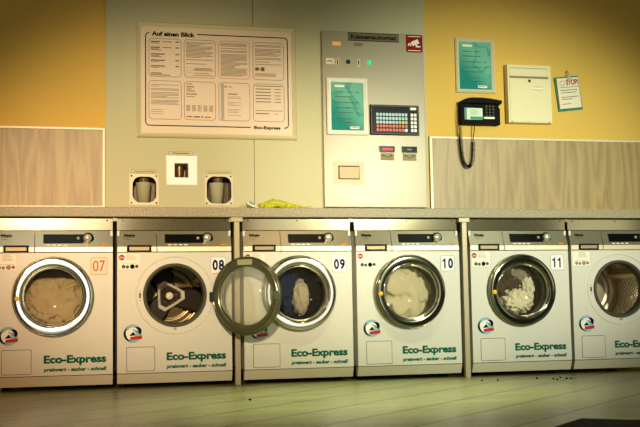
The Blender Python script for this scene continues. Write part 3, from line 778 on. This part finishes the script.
# ------------------------------------------------------------------ dispensers in the service panel
NICHE_IN = mat('niche_dark_steel', '3b3322', .35, .5, .1, 20)
def niche(H, pl, lab, label, txt):
    x0, x1, z0, z1 = H
    t = thing('dispenser_niche', ((x0+x1)/2, PY, z0), label, 'dispenser', 'cup dispenser niches'); ox, oz = (x0+x1)/2, z0
    b = MB(); px0, px1, pz0, pz1 = pl
    b.plate(px0-ox, px1-ox, pz0-oz, pz1-oz, rrect(x0+.003-ox, x1-.003-ox, z0+.003-oz, z1-.003-oz, .042, 12), -.005, -.0005)
    fp = b.obj('front_plate', mat('niche_plate', 'cfc5a6', .4, .05, .03), t)
    for sx in (px0+.011, px1-.011):
        for sz in (pz0+.011, pz1-.011):
            MB().lathe([(0, -.008), (.004, -.0075), (.005, -.005)], sx-ox, sz-oz, 0, 12).obj('screw', mat('screw_dark', '3a3426'), fp)
    b = MB(); e = .0012
    X0, X1, Z0, Z1 = x0-ox+e, x1-ox-e, e, z1-z0-e
    D = .13
    b.box(X0, X0+.002, 0, D, Z0, Z1); b.box(X1-.002, X1, 0, D, Z0, Z1); b.box(X0+.002, X1-.002, 0, D, Z0, Z0+.002); b.box(X0+.002, X1-.002, 0, D, Z1-.002, Z1); b.box(X0, X1, D, D+.002, Z0, Z1)
    b.obj('recess', NICHE_IN, t)
    hb = MB().lathe([(0, 0), (.026, 0), (.026, 0)], 0, 0); hb.bm.free()
    # spout hanging from the recess ceiling
    n = 24; v = []; prof = [(.0, Z1-.040), (.018, Z1-.040), (.026, Z1-.028), (.030, Z1-.002)]
    for r, z in prof:
        for k in range(n): a = 2*PI*k/n; v.append((r*math.cos(a), .055+r*math.sin(a), z))
    MB().add(v, [[i*n+k, i*n+(k+1) % n, (i+1)*n+(k+1) % n, (i+1)*n+k] for i in range(3) for k in range(n)]).obj('spout', mat('spout_grey', '6a604a', .3, .4), t)
    lx0, lx1, lz0, lz1 = lab
    b = MB().prism(rrect(lx0-ox, lx1-ox, lz0-oz, lz1-oz, .004), -.003, -.0005); lp = b.obj('label_plate', mat('label_plate_sage', 'c6bd92', .4), t)
    b = MB(); outline(b, rrect(lx0-ox, lx1-ox, lz0-oz, lz1-oz, .004), .0012, -.0034)
    text_into(b, txt, lx0+.012-ox, lx1-.012-ox, lz0+.006-oz, lz1-.006-oz, -.0034, .03); b.obj('label_lettering', mat('label_brown', '4a4024'), lp, fix=False)
def cup(x, z, label, h=.113, r1=.041, r0=.031):
    b = MB(); n = 32; v = []
    prof = [(r0-.001, .002), (r0-.0005, 0), (r0, 0), (r1, h-.002), (r1+.0015, h), (r1-.001, h), (r1-.002, h-.004), (r0-.002, .004), (0.0005, .004)]
    prof = [(.0005, 0)]+prof[1:]
    for r, zz in prof:
        for k in range(n): a = 2*PI*k/n; v.append((r*math.cos(a), r*math.sin(a), zz))
    b.add(v, [[i*n+k, i*n+(k+1) % n, (i+1)*n+(k+1) % n, (i+1)*n+k] for i in range(len(prof)-1) for k in range(n)])
    for f in b.bm.faces: f.smooth = True
    return tag(b.obj('cup', mat('cup_plastic', 'b3b08c', .45, var=.04), loc=(x, PY+.055, z)), label, 'cup', 'cups in the dispenser niches')
niche(H1, (.0915, .2455, .9615, 1.1285), (.103, .236, 1.134, 1.152), 'dispenser niche nearest the left wood panel, cup inside', 'Vollwaschmittel')
niche(H2, (.4935, .6475, .9615, 1.131), (.502, .640, 1.1345, 1.151), 'dispenser niche on the right of the white square outlet, cup inside', 'Feinwaschmittel')
cup(.169, H1[2]+.0034, 'sage tumbler in the dispenser niche nearest the left wood panel')
cup(.566, H2[2]+.0034, 'sage tumbler in the dispenser niche right of the white square outlet', .117)
def outlet():
    t = thing('powder_outlet', (.3705, PY, 1.072), 'white square outlet plate between the two cup niches, slightly higher', 'dispenser'); ox, oz = .3705, 1.072
    b = MB(); b.plate(.288-ox, .453-ox, 0, .159, [(.331-ox, 1.1115-oz), (.3685-ox, 1.1115-oz), (.406-ox, 1.1115-oz), (.406-ox, 1.15-oz), (.406-ox, 1.190-oz), (.3685-ox, 1.190-oz), (.331-ox, 1.190-oz), (.331-ox, 1.15-oz)], -.006, -.0005)
    b.obj('front_plate', mat('gloss_white', 'fffdf4', .25, var=.01), t)
    b = MB(); X0, X1, Z0, Z1, D = .3315-ox, .4055-ox, 1.1115-oz, 1.1895-oz, .10
    b.box(X0, X0+.002, 0, D, Z0, Z1); b.box(X1-.002, X1, 0, D, Z0, Z1); b.box(X0+.002, X1-.002, 0, D, Z0, Z0+.002); b.box(X0+.002, X1-.002, 0, D, Z1-.002, Z1); b.box(X0, X1, D, D+.002, Z0, Z1)
    b.obj('recess', mat('outlet_inside', 'a08c68', .5), t)
    n = 24; v = []
    for r, z in ((.0005, .047), (.020, .047), (.023, .092), (.0235, .1165)):
        for k in range(n): a = 2*PI*k/n; v.append((-.009+r*math.cos(a), .035+r*math.sin(a), z))
    MB().add(v, [[i*n+k, i*n+(k+1) % n, (i+1)*n+(k+1) % n, (i+1)*n+k] for i in range(3) for k in range(n)]).obj('nozzle', mat('bronze_nozzle', '6b5330', .35, .5), t)
    MB().box(-.037, .035, .004, .012, .103, .117).obj('rail', BLACK, t)
    MB().box(.021, .027, .006, .012, .042, .103).obj('lever', BLACK, t)
    lp = MB().prism(rrect(.299-ox, .435-ox, 1.2335-oz, 1.253-oz, .004), -.003, -.0005).obj('label_plate', mat('label_plate_sage', 'c6bd92'), t)
    b = MB(); outline(b, rrect(.299-ox, .435-ox, 1.2335-oz, 1.253-oz, .004), .0012, -.0034); text_into(b, 'Waschpulver', .321-ox, .412-ox, 1.238-oz, 1.2485-oz, -.0034, .035)
    b.obj('label_lettering', mat('label_brown', '4a4024'), lp, fix=False)
outlet()

# gloves and brush on the ledge
def glove_part(mb, pts, rad):
    n = 14
    P = [Vector(p) for p in pts]
    fine = []; rr = []
    for i in range(len(P)-1):
        for s in range(6):
            tt = s/6; fine.append(P[i].lerp(P[i+1], tt)); rr.append(rad[i]*(1-tt)+rad[i+1]*tt)
    fine.append(P[-1]); rr.append(rad[-1]); mb.tube(fine, rr, n)
def glove(name, label, segs, seed):
    mb = MB()
    for pts, rad in segs: glove_part(mb, pts, rad)
    for v in mb.bm.verts:
        q = v.co*38+Vector((seed, 0, 0)); v.co += Vector((noise.noise(q), noise.noise(q+Vector((5, 0, 0))), noise.noise(q+Vector((0, 5, 0)))))*.0075
        if v.co.z < .9375: v.co.z = .9375+(.9375-v.co.z)*.05
    return tag(mb.obj(name, mat('yellow_rubber', 'b9bb2c', .6, var=.3, scale=60)), label, 'rubber glove', 'yellow rubber gloves on the ledge')
z0 = .9375
glove('rubber_glove', 'crumpled yellow rubber glove lying beside the small brush on the ledge', [
    ([(.785, .055, z0+.012), (.82, .06, z0+.02), (.86, .06, z0+.032), (.90, .055, z0+.026), (.93, .055, z0+.018)], [.012, .018, .022, .022, .014]),
    ([(.80, .03, z0+.010), (.84, .03, z0+.014), (.875, .03, z0+.016)], [.010, .012, .008]),
    ([(.865, .075, z0+.04), (.885, .06, z0+.046), (.905, .05, z0+.034)], [.007, .009, .008])], 1)
glove('rubber_glove', 'flatter yellow rubber glove trailing its fingers towards the payment machine', [
    ([(.90, .085, z0+.022), (.94, .085, z0+.022), (.98, .08, z0+.014), (1.01, .08, z0+.010)], [.016, .017, .013, .009]),
    ([(.96, .045, z0+.010), (.99, .04, z0+.012), (1.02, .05, z0+.008)], [.008, .010, .006]),
    ([(1.00, .07, z0+.012), (1.035, .065, z0+.008), (1.075, .065, z0+.010)], [.008, .006, .008]),
    ([(1.00, .095, z0+.007), (1.03, .10, z0+.006), (1.06, .095, z0+.006)], [.006, .006, .005])], 4)
t = thing('scrub_brush', (.74, .06, .9375), 'small pale scrub brush with green bristle pad left of the yellow gloves', 'brush')
b = MB(); b.box(-.030, .018, -.022, .022, -.008, .010, .006)
h = b.obj('head', mat('brush_plastic', 'dfe2cc', .4), t, (-.001, 0, .018)); h.rotation_euler = (0, .45, 0)
b = MB(); b.box(-.022, .010, -.0235, .014, .0005, .0150, .003)
h2 = b.obj('bristle_pad', mat('brush_pad', '8fa08c', .8, var=.3, scale=80), t, (-.001, 0, .018)); h2.rotation_euler = (0, .45, 0)
MB().tube([(.012, 0, .012), (.025, 0, .007), (.040, 0, .0075)], [.006, .006, .005], 10).obj('handle', mat('brush_plastic', 'dfe2cc'), t)

# ------------------------------------------------------------------ payment machine
def payment_machine():
    t = thing('payment_machine', (1.158, PY, .9535), 'tall steel payment machine with keypad and coin slots on the sage panel', 'payment machine')
    ox, oz = 1.158, .9535
    w, h = .600, 1.0
    MB().box(.004, w-.004, -.010, -.0005, .004, h-.004).obj('housing', mat('kiosk_gap_shade', '3a3320', .6), t)  # coloured dark to draw the shadow gap behind the plate
    fp = MB().box(0, w, -.022, -.0101, 0, h, .0025).obj('front_plate', mat('kiosk_steel', '9c9376', .31, .05, .04, 50, stretch=(.3, 1, 8)), t)
    Y = -.022
    def q(x): return x-ox
    def r(z): return z-oz
    p = MB().prism([(q(1.312), r(1.902)), (q(1.611), r(1.902)), (q(1.611), r(1.949)), (q(1.312), r(1.949))], Y-.003, Y-.0001).obj('title_plate', mat('title_plate_steel', '6e6a4c', .6, .05), t)
    b = MB(); outline(b, [(q(1.312), r(1.902)), (q(1.611), r(1.902)), (q(1.611), r(1.949)), (q(1.312), r(1.949))], .0035, Y-.0034); b.obj('title_border', INK, p, fix=False)
    text_obj('title_lettering', 'Kassenautomat', q(1.325), q(1.597), r(1.913), r(1.938), Y-.0036, INK, p, .03)
    # camera warning sign
    sg = MB().prism(rrect(q(1.654), q(1.752), r(1.848), r(1.950), .008), Y-.002, Y-.0001).obj('camera_sign', mat('sign_red', '8c140e', .5, spec=.05), t)
    b = MB(); yy = Y-.0026
    def rot(pts, cx, cz, a): return [(cx+x*math.cos(a)-z*math.sin(a), yy, cz+x*math.sin(a)+z*math.cos(a)) for x, z in pts]
    cx, cz = q(1.709), r(1.905)
    b.add(rot([(-.024, -.013), (.022, -.013), (.022, .013), (-.024, .013)], cx, cz, .42), [[0, 1, 2, 3]])
    b.add(rot([(-.036, -.010), (-.027, -.005), (-.027, .007), (-.036, .012)], cx, cz, .42), [[0, 1, 2, 3]])
    b.add([(q(1.664), yy, r(1.885)), (q(1.672), yy, r(1.885)), (q(1.678), yy, r(1.900)), (q(1.668), yy, r(1.901))], [[0, 1, 2, 3]])
    b.add([(q(1.711), yy, r(1.878)), (q(1.740), yy, r(1.878)), (q(1.740), yy, r(1.886)), (q(1.722), yy, r(1.886)), (q(1.720), yy, r(1.897)), (q(1.711), yy, r(1.893))], [[0, 1, 2, 3, 4, 5]])
    b.obj('camera_pictogram', PAPER, sg, fix=False)
    b = MB(); quad(b, q(1.665), q(1.741), r(1.938), r(1.942), yy); quad(b, q(1.665), q(1.741), r(1.856), r(1.860), yy); b.obj('sign_print', PAPER, sg, fix=False)
    MB().prism(rrect(q(1.218), q(1.268), r(1.870), r(1.892), .006), Y-.003, Y-.0001).obj('orange_window', mat('amber_window', 'e0a060', .3, emit=.35), t)  # faint emission stands in for reflected peach light; no lamp behind it
    MB().prism(rrect(q(1.345), q(1.395), r(1.871), r(1.890), .003), Y-.001, Y-.0001).obj('grey_window', mat('grey_window', '77704c', .4), t)
    lb = MB().prism(rrect(q(1.181), q(1.231), r(1.762), r(1.796), .002), Y-.001, Y-.0001).obj('coin_label', mat('coin_label_paper', 'f0dfc0', .5), t)
    b = MB()
    outline(b, circ(q(1.222), r(1.779), .011, 16), .002, Y-.0016); quad(b, q(1.187), q(1.211), r(1.776), r(1.782), Y-.0016); b.obj('coin_print', mat('label_brown', '4a4024'), lb, fix=False)
    for x, nm in ((1.246, 'coin_slot'), (1.370, 'coin_slot')):
        MB().prism(rrect(q(x)-.009, q(x)+.009, r(1.753), r(1.797), .003), Y-.002, Y-.0001).obj('slot_bezel', mat('slot_bezel', '8f8660', .35, .6), t)
        MB().box(q(x)-.003, q(x)+.003, Y-.003, Y-.0021, r(1.759), r(1.790)).obj(nm, BLACK, t)
    for x, m in ((1.309, mat('green_lamp_off', '1f4a34', .2)), (1.431, mat('green_lamp_lit', '18c878', .3, emit=1.0))):
        MB().lathe([(0, -.010), (.006, -.009), (.0115, -.004), (.0135, 0)], q(x), r(1.779), Y, 24).obj('indicator_lamp', m, t)
    # keypad
    kp = MB().box(q(1.428), q(1.717), Y-.014, Y-.0001, r(1.364), r(1.536), .003).obj('keypad', mat('keypad_black', '0c0a08', .3, spec=.05), t)
    b = MB(); outline(b, rrect(q(1.434), q(1.711), r(1.370), r(1.530), .003), .002, Y-.0146); b.obj('keypad_line', mat('keypad_line', '6e6a55', .4), kp, fix=False)
    MB().box(q(1.457), q(1.652), Y-.0155, Y-.0141, r(1.501), r(1.522)).obj('keypad_display', mat('keypad_display', '08120e', .2, spec=.05), kp)
    MB().box(q(1.665), q(1.700), Y-.0150, Y-.0141, r(1.509), r(1.523)).obj('keypad_label', PAPER, kp)
    KC = [mat('key_pale_blue', 'a9d0d0', .35), mat('key_white', 'f0f0ea', .35), mat('key_red', 'cc5a3a', .35), mat('key_yellow_green', 'b8cc30', .35)]
    for row in range(5):
        for c in range(10):
            x = q(1.462)+c*.0188; z = r(1.488)-row*.0222
            m = KC[0] if row < 3 else KC[2]
            if row == 2 and c >= 7: m = KC[3]
            if row == 4 and c == 9: m = KC[1]
            MB().box(x, x+.0145, Y-.0185, Y-.0141, z-.0165, z, .0012).obj('key', m, kp)
        for c in range(2):
            x = q(1.666)+c*.0195; z = r(1.488)-row*.0222
            MB().box(x, x+.015, Y-.0185, Y-.0141, z-.0165, z, .0012).obj('key', KC[1], kp)
    for (x0, nm, col) in ((1.481, 'red_display', 'd01038'), (1.613, 'green_display', '50b040')):
        MB().box(q(x0-.003), q(x0+.097), Y-.003, Y-.0001, r(1.262), r(1.305)).obj('display_bezel', mat('kiosk_steel', 'd6ccb0'), t)
        d = MB().box(q(x0), q(x0+.090), Y-.006, Y-.0031, r(1.265), r(1.301), .001).obj('price_display', mat('price_display_black', '0c0a08', .2, spec=.04), t)
        b = MB()
        if nm == 'red_display':
            for k in range(6): quad(b, q(x0+.016+k*.0105), q(x0+.0245+k*.0105), r(1.277), r(1.290), Y-.0065)
        else:
            for k in range(3): quad(b, q(x0+.032+k*.009), q(x0+.039+k*.009), r(1.281), r(1.286), Y-.0065)
        b.obj('digits', mat(nm+'_digits', col, .4, emit=.9 if nm[0] == 'r' else .5), d, fix=False)
        rd = MB().box(q(x0+.007), q(x0+.085), Y-.005, Y-.0001, r(1.221), r(1.2595), .0015).obj('key_reader', mat('reader_grey', '948961', .6, .05), t)
        b = MB()
        quad(b, q(x0+.016), q(x0+.028), r(1.244), r(1.250), Y-.0055); quad(b, q(x0+.062), q(x0+.074), r(1.244), r(1.250), Y-.0055)
        pts = [(q(x0+.028+.034*k/8), r(1.246)-.007*math.sin(PI*k/8)) for k in range(9)]
        b.add([(a, Y-.0055, c) for a, c in pts]+[(a, Y-.0055, c-.003) for a, c in pts], [[k, k+1, 10+k, 9+k] for k in range(8)])
        b.obj('reader_mark', INK, rd, fix=False)
    # receipt tray
    MB().prism(rrect(q(1.211), q(1.391), r(1.080), r(1.211), .004), Y-.0012, Y-.0001).obj('tray_frame', mat('tray_frame_steel', 'c2b897', .45, .05), t)
    tr = MB().box(q(1.240), q(1.361), Y-.004, Y-.0013, r(1.110), r(1.186)).obj('tray_recess', DARK, t)
    MB().box(q(1.243), q(1.356), Y-.016, Y-.0041, r(1.113), r(1.179), .002).obj('tray_flap', mat('tray_flap_peach', 'dab894', .6), t)
payment_machine()

def framed_poster(x0, x1, z0, z1, y, m, fm, fw, depth, label, seed):
    cx, cz = (x0+x1)/2, (z0+z1)/2
    t = thing('framed_poster', (cx, y, cz), label, 'framed poster', 'teal posters in narrow frames')
    a, c = -(x1-x0)/2, (x1-x0)/2; d, e = -(z1-z0)/2, (z1-z0)/2
    v = []
    for k, yy in ((0, -.0005), (0, -depth*.6), (fw*.4, -depth), (fw, -depth*.5), (fw, -.001)):
        v += [(a+k, yy, d+k), (c-k, yy, d+k), (c-k, yy, e-k), (a+k, yy, e-k)]
    MB().add(v, [[r*4+k, r*4+(k+1) % 4, (r+1)*4+(k+1) % 4, (r+1)*4+k] for r in range(4) for k in range(4)]).obj('frame', fm, t)
    s = MB().box(a+fw*.9, c-fw*.9, -.005, -.001, d+fw*.9, e-fw*.9).obj('poster_sheet', m, t)
    w = c-a-2*fw; h = e-d-2*fw; X = a+fw; Z = d+fw; yy = -.0056
    rr = random.Random(seed); b = MB()
    for f, l1, l2 in ((.80, .28, 1), (.70, .36, 1), (.58, .6, 1), (.47, .45, 1), (.37, .55, 1), (.24, .5, 0), (.17, .42, 0)):
        z = Z+h*f; quad(b, X+w*.12, X+w*(.12+l1), z-.0022, z+.0022, yy)
        if l2 and rr.random() < .8: quad(b, X+w*.78, X+w*.87, z-.0022, z+.0022, yy)
        if l1 < .5: quad(b, X+w*.48, X+w*.68, z-.002, z+.002, yy)
    b.obj('poster_print', mat('poster_dark_print', '2c5f54', .5), s, fix=False)
    b = MB(); quad(b, X+w*.12, X+w*.42, Z+h*.90, Z+h*.945, yy); b.obj('heading_tag', PAPER, s, fix=False)
    b = MB(); quad(b, X+w*.58, X+w*.86, Z+h*.035, Z+h*.085, yy); b.obj('logo_tag', PAPER, s, fix=False)
    b = MB(); text_into(b, 'Eco-Express', X+w*.61, X+w*.83, Z+h*.048, Z+h*.076, yy-.0006, .04); b.obj('tag_lettering', INK, s, fix=False)
framed_poster(1.179, 1.415, 1.361, 1.6825, PY-.0222, mat_teal('teal_poster_art', (.3, 0, .1)), mat('cream_frame', 'fbf6e2', .4), .024, .020, 'teal poster in a cream frame mounted on the payment machine', 1)
framed_poster(1.965, 2.207, 1.630, 1.955, .15, mat_teal('teal_poster_art_wall', (.9, 0, .4)), mat('silver_frame', 'ded7b4', .35, .1), .022, .018, 'teal poster in a silver frame on the yellow wall above the telephone', 2)

# ------------------------------------------------------------------ telephone
def telephone():
    ox, oz = 2.09, 1.435
    t = thing('wall_telephone', (ox+.008, .15, oz), 'black wall telephone with coiled cord hanging over the wood panel', 'telephone')
    BP = mat('phone_black', '0e0d0a', .6, 0, .1, 40, spec=.06)
    def q(x): return x-ox
    pts = [(q(1.975), .004), (q(2.208), .004), (q(2.208), .098), (q(2.200), .104), (q(2.200), .112), (q(2.208), .118), (q(2.208), .125), (q(1.968), .125), (q(1.968), .020)]
    MB().prism(pts, -.046, -.0005).obj('base', BP, t)
    # handset lying across the top
    b = MB(); n = 24; v = []
    top = [(q(1.966)+.246*k/n, .128+.028*math.sin(min(1, (k+2)/9)*PI/2) - (.014*max(0, (k-12)/12)**1.5)) for k in range(n+1)]
    bot = [(q(2.212)-.246*k/n, .124) for k in range(n+1)]
    b.prism(top+bot, -.070, -.012)
    hs = b.obj('handset', BP, t)
    card = MB().prism([(q(1.988), .030), (q(2.098), .030), (q(2.098), .098), (q(1.988), .098)], -.049, -.0461).obj('card_holder', mat('card_white', 'cfe0c4', .4), t)
    b = MB(); yy = -.0496
    quad(b, q(1.989), q(2.001), .031, .097, yy); quad(b, q(2.022), q(2.097), .031, .048, yy); b.obj('card_teal_print', mat('card_teal', '168a70', .4), card, fix=False)
    b = MB(); bars(b, q(2.024), q(2.090), .056, .090, yy, random.Random(9), 6, .002); b.obj('card_lines', mat('card_lines_green', '6fae90', .5), card, fix=False)
    for r_ in range(4):
        for c in range(3):
            x = q(2.118)+c*.021; z = .119-r_*.0175-.005
            MB().box(x, x+.011, -.050, -.0461, z-.009, z, .001).obj('key', mat('phone_key', '4c4a3a', .4), t)
    MB().prism([(q(2.107), .036), (q(2.173), .036), (q(2.173), .048), (q(2.107), .048)], -.048, -.0461).obj('name_strip', PAPER, t)
    # coiled cord
    axis = []
    def bez(p0, p1, p2, p3, n):
        return [tuple((1-s)**3*a+3*(1-s)**2*s*b_+3*(1-s)*s*s*c+s**3*d for a, b_, c, d in zip(p0, p1, p2, p3)) for s in [k/n for k in range(n+1)]]
    L1 = bez((q(1.966), -.045, .125), (q(1.958), -.045, .05), (q(1.963), -.035, -.02), (q(1.966), -.035, -.10), 60)
    L2 = bez((q(1.966), -.035, -.10), (q(1.970), -.03, -.20), (q(1.985), -.03, -.243), (q(2.008), -.03, -.243), 40)
    L3 = bez((q(2.008), -.03, -.243), (q(2.035), -.03, -.243), (q(2.042), -.03, -.19), (q(2.043), -.03, -.095), 40)
    ax = [Vector(p) for p in L1+L2[1:]+L3[1:]]
    # resample by arc length
    seg = [0]
    for a, c in zip(ax, ax[1:]): seg.append(seg[-1]+(c-a).length)
    tot = seg[-1]; turns_total = 0; pts = []; N = 1500; ph = 0; j = 0
    for k in range(N+1):
        s = tot*k/N
        while j < len(seg)-2 and seg[j+1] < s: j += 1
        u = (s-seg[j])/max(1e-9, seg[j+1]-seg[j]); p = ax[j].lerp(ax[j+1], u); tg = (ax[j+1]-ax[j]).normalized()
        a = Vector((0, 1, 0)); c = tg.cross(a).normalized()
        loose = max(0, 1-s/.20)            # stretched turns near the handset
        ph += 2*PI*(tot/N)/(.0072+.020*loose)
        R_ = .0085
        pts.append(p+R_*(math.cos(ph)*a+math.sin(ph)*c))
    MB().tube(pts, .0021, 6).obj('coiled_cord', mat('cord_black', '100f0c', .6, spec=.08), t)
    MB().tube([(q(2.043), -.03, -.093), (q(2.043), -.03, -.075), (q(2.050), -.028, -.045), (q(2.053), -.03, -.015), (q(2.053), -.032, .006)], .0028, 8).obj('straight_cord', mat('cord_black', '1b1a15'), t)
telephone()

# ------------------------------------------------------------------ mailbox
def mailbox():
    x0, x1, z0, z1 = 2.270, 2.543, 1.4515, 1.803
    ox = (x0+x1)/2; w = (x1-x0)/2; h = z1-z0
    t = thing('mailbox', (ox, .15, z0), 'cream metal mailbox with a flap and round lock on the yellow wall', 'mailbox')
    t.scale = (1, .55, 1)
    CR = mat('mailbox_cream', 'e4dcae', .4, var=.02)
    b = MB(); b.prism_x([(-.0005, 0), (-.085, .004), (-.085, h-.006), (-.0005, h+.002)], -w, w); b.obj('box', CR, t)
    MB().box(-w+.010, w-.014, -.0905, -.0855, .010, h-.088, .0015).obj('door', CR, t)
    MB().box(-w+.010, w-.014, -.0925, -.0855, h-.072, h-.020, .003).obj('letter_flap', CR, t)
    MB().box(-w+.012, w-.016, -.0870, -.0853, h-.085, h-.073).obj('slot_shadow', mat('mailbox_gap', '8a8258', .6), t)
    MB().box(-w+.016, w-.020, -.0932, -.0926, h-.027, h-.024).obj('flap_groove', mat('mailbox_gap', '8a8258'), t)
    MB().lathe([(0, -.0955), (.007, -.095), (.009, -.0905)], -.0005, h-.100, 0, 20).obj('lock', mat('lock_dark', '3c3a26', .3, .5), t)
    b = MB(); b.box(.019, .080, -.0925, -.0906, h-.153, h-.134); n = b.obj('name_slot', mat('name_slot_cream', 'f0eac6', .4), t)
    b = MB(); quad(b, .019, .080, h-.136, h-.1335, -.0930); quad(b, .019, .080, h-.1535, h-.151, -.0930); b.obj('slot_lines', mat('mailbox_gap', '8a8258'), n, fix=False)
    for x in (-w+.02, w-.02): MB().box(x-.004, x+.004, -.0875, -.0852, .0045, .0090).obj('bottom_tab', mat('lock_dark', '3c3a26'), t)
mailbox()

# ------------------------------------------------------------------ notepad on its hook
def notepad():
    t = thing('notepad', (2.672, .15, 1.765), 'tilted notice pad with red heading hanging from a wall clip, right of the mailbox', 'notepad')
    a = math.radians(-3.5)
    P = [(2.583, 1.738), (2.737, 1.755), (2.762, 1.552), (2.607, 1.533)]
    P = [(x-2.672, z-1.765) for x, z in P]
    MB().prism(list(reversed(P)), -.010, -.0005).obj('backing', mat('teal_backing', '0f7d68', .4), t)
    def L(u, v):
        top = Vector(P[0]).lerp(Vector(P[1]), u); bot = Vector(P[3]).lerp(Vector(P[2]), u); return top.lerp(bot, v)
    sh = MB().prism([tuple(L(.03, .94)), tuple(L(.93, .94)), tuple(L(.95, .05)), tuple(L(.06, .05))], -.022, -.0101).obj('paper_sheets', mat('pad_paper', 'e6dfc0', .6, var=.03), t)
    y = -.0226
    def bar(u0, u1, v0, v1, b): b.add([(*[L(u, v).x, y, L(u, v).y],) for u, v in ((u0, v1), (u1, v1), (u1, v0), (u0, v0))], [[0, 1, 2, 3]])
    b = MB()
    for v0, u1 in ((.40, .85), (.47, .8), (.60, .86), (.66, .6), (.80, .5)): bar(.14, u1, v0, v0+.018, b)
    b.obj('pad_print', mat('card_print', '7d705a'), sh, fix=False)
    me = MB(); text_into(me, 'STOP!', 0, 1, 0, 1, 0, .04); me.bm.verts.index_update()
    b = MB(); b.add([(L(.42+.5*q.co.x, .27-.17*q.co.z).x, y, L(.42+.5*q.co.x, .27-.17*q.co.z).y) for q in me.bm.verts], [[w.index for w in f.verts] for f in me.bm.faces]); me.bm.free()
    b.obj('heading_lettering', mat('heading_red', 'b02a3c', .5), sh, fix=False)
    b = MB(); c = L(.26, .2); outline(b, circ(c.x, c.y, .016, 20), .0025, y); bar(.12, .95, .315, .33, b); b.obj('heading_drawing', mat('heading_grey', '5c6458', .5), sh, fix=False)
    cl = MB().box(-.011, .011, -.028, -.0005, -.052, -.010, .002).obj('clip', mat('clip_silver', 'b8bda4', .3, .6), t)
    MB().lathe([(0, -.016), (.004, -.015), (.006, -.0005)], -.004, .014, 0, 14).obj('hook', mat('clip_silver', 'b8bda4'), t)
    MB().tube([(-.004, -.010, .016), (-.010, -.011, .002), (-.006, -.015, -.012), (.004, -.015, -.012), (.004, -.011, .002), (-.004, -.010, .016)], .0016, 6).obj('wire_loop', mat('clip_silver', 'b8bda4'), t)
notepad()

# ------------------------------------------------------------------ doormat and crumbs on the floor
t = MB().prism([(0, 0), (0, 0), (0, 0)], 0, 0); t.bm.free()
b = MB(); c0 = Vector((1.476, -2.235)); d1 = Vector((math.cos(math.radians(-135)), math.sin(math.radians(-135)))); d2 = Vector((math.cos(math.radians(-38)), math.sin(math.radians(-38))))
base = [c0, c0+d1*1.4, c0+d1*1.4+d2*1.9, c0+d2*1.9]
b.add([(p.x, p.y, 0.0005) for p in base]+[(p.x, p.y, .012) for p in base], [(0, 3, 2, 1), (4, 5, 6, 7), (0, 1, 5, 4), (1, 2, 6, 5), (2, 3, 7, 6), (3, 0, 4, 7)])
tag(b.obj('doormat', mat('dark_mat_fibre', '2c2c22', .95, 0, .4, 120, bump=.6)), 'dark fibre doormat whose corner shows at the lower right of the floor', 'doormat')
rr = random.Random(2)
CR_ = [(2.212, -.284, 'farthest left of the crumb cluster before machine 11'), (2.265, -.371, 'second crumb from the left in the cluster before machine 11'), (2.267, -.414, 'crumb of the cluster before machine 11 nearest the viewer'),
       (2.347, -.286, 'crumb of the cluster before machine 11 nearest the machines'), (2.343, -.37, 'right pair of the crumb cluster, left one of the two'), (2.362, -.379, 'rightmost crumb of the cluster before machine 11'),
       (1.979, -.308, 'single crumb before the left corner of machine 11'), (1.891, -.304, 'faint single crumb before machine 10'), (.555, -.947, 'lone crumb on the open floor before machine 08')]
for x, y, l in CR_:
    b = bmesh.new(); bmesh.ops.create_icosphere(b, subdivisions=2, radius=.0065)
    for v in b.verts: v.co *= 1+.5*noise.noise(v.co*120+Vector((x*9, y*7, 0))); v.co.z *= .6
    zmin = min(v.co.z for v in b.verts)
    for v in b.verts: v.co.z -= zmin
    mb = MB(); mb.bm.free(); mb.bm = b
    tag(mb.obj('crumb', mat('dirt_crumb', '1c1a10', .9), loc=(x, y, .0002)), 'dark dirt crumb, '+l, 'crumb', 'dirt crumbs on the floor')
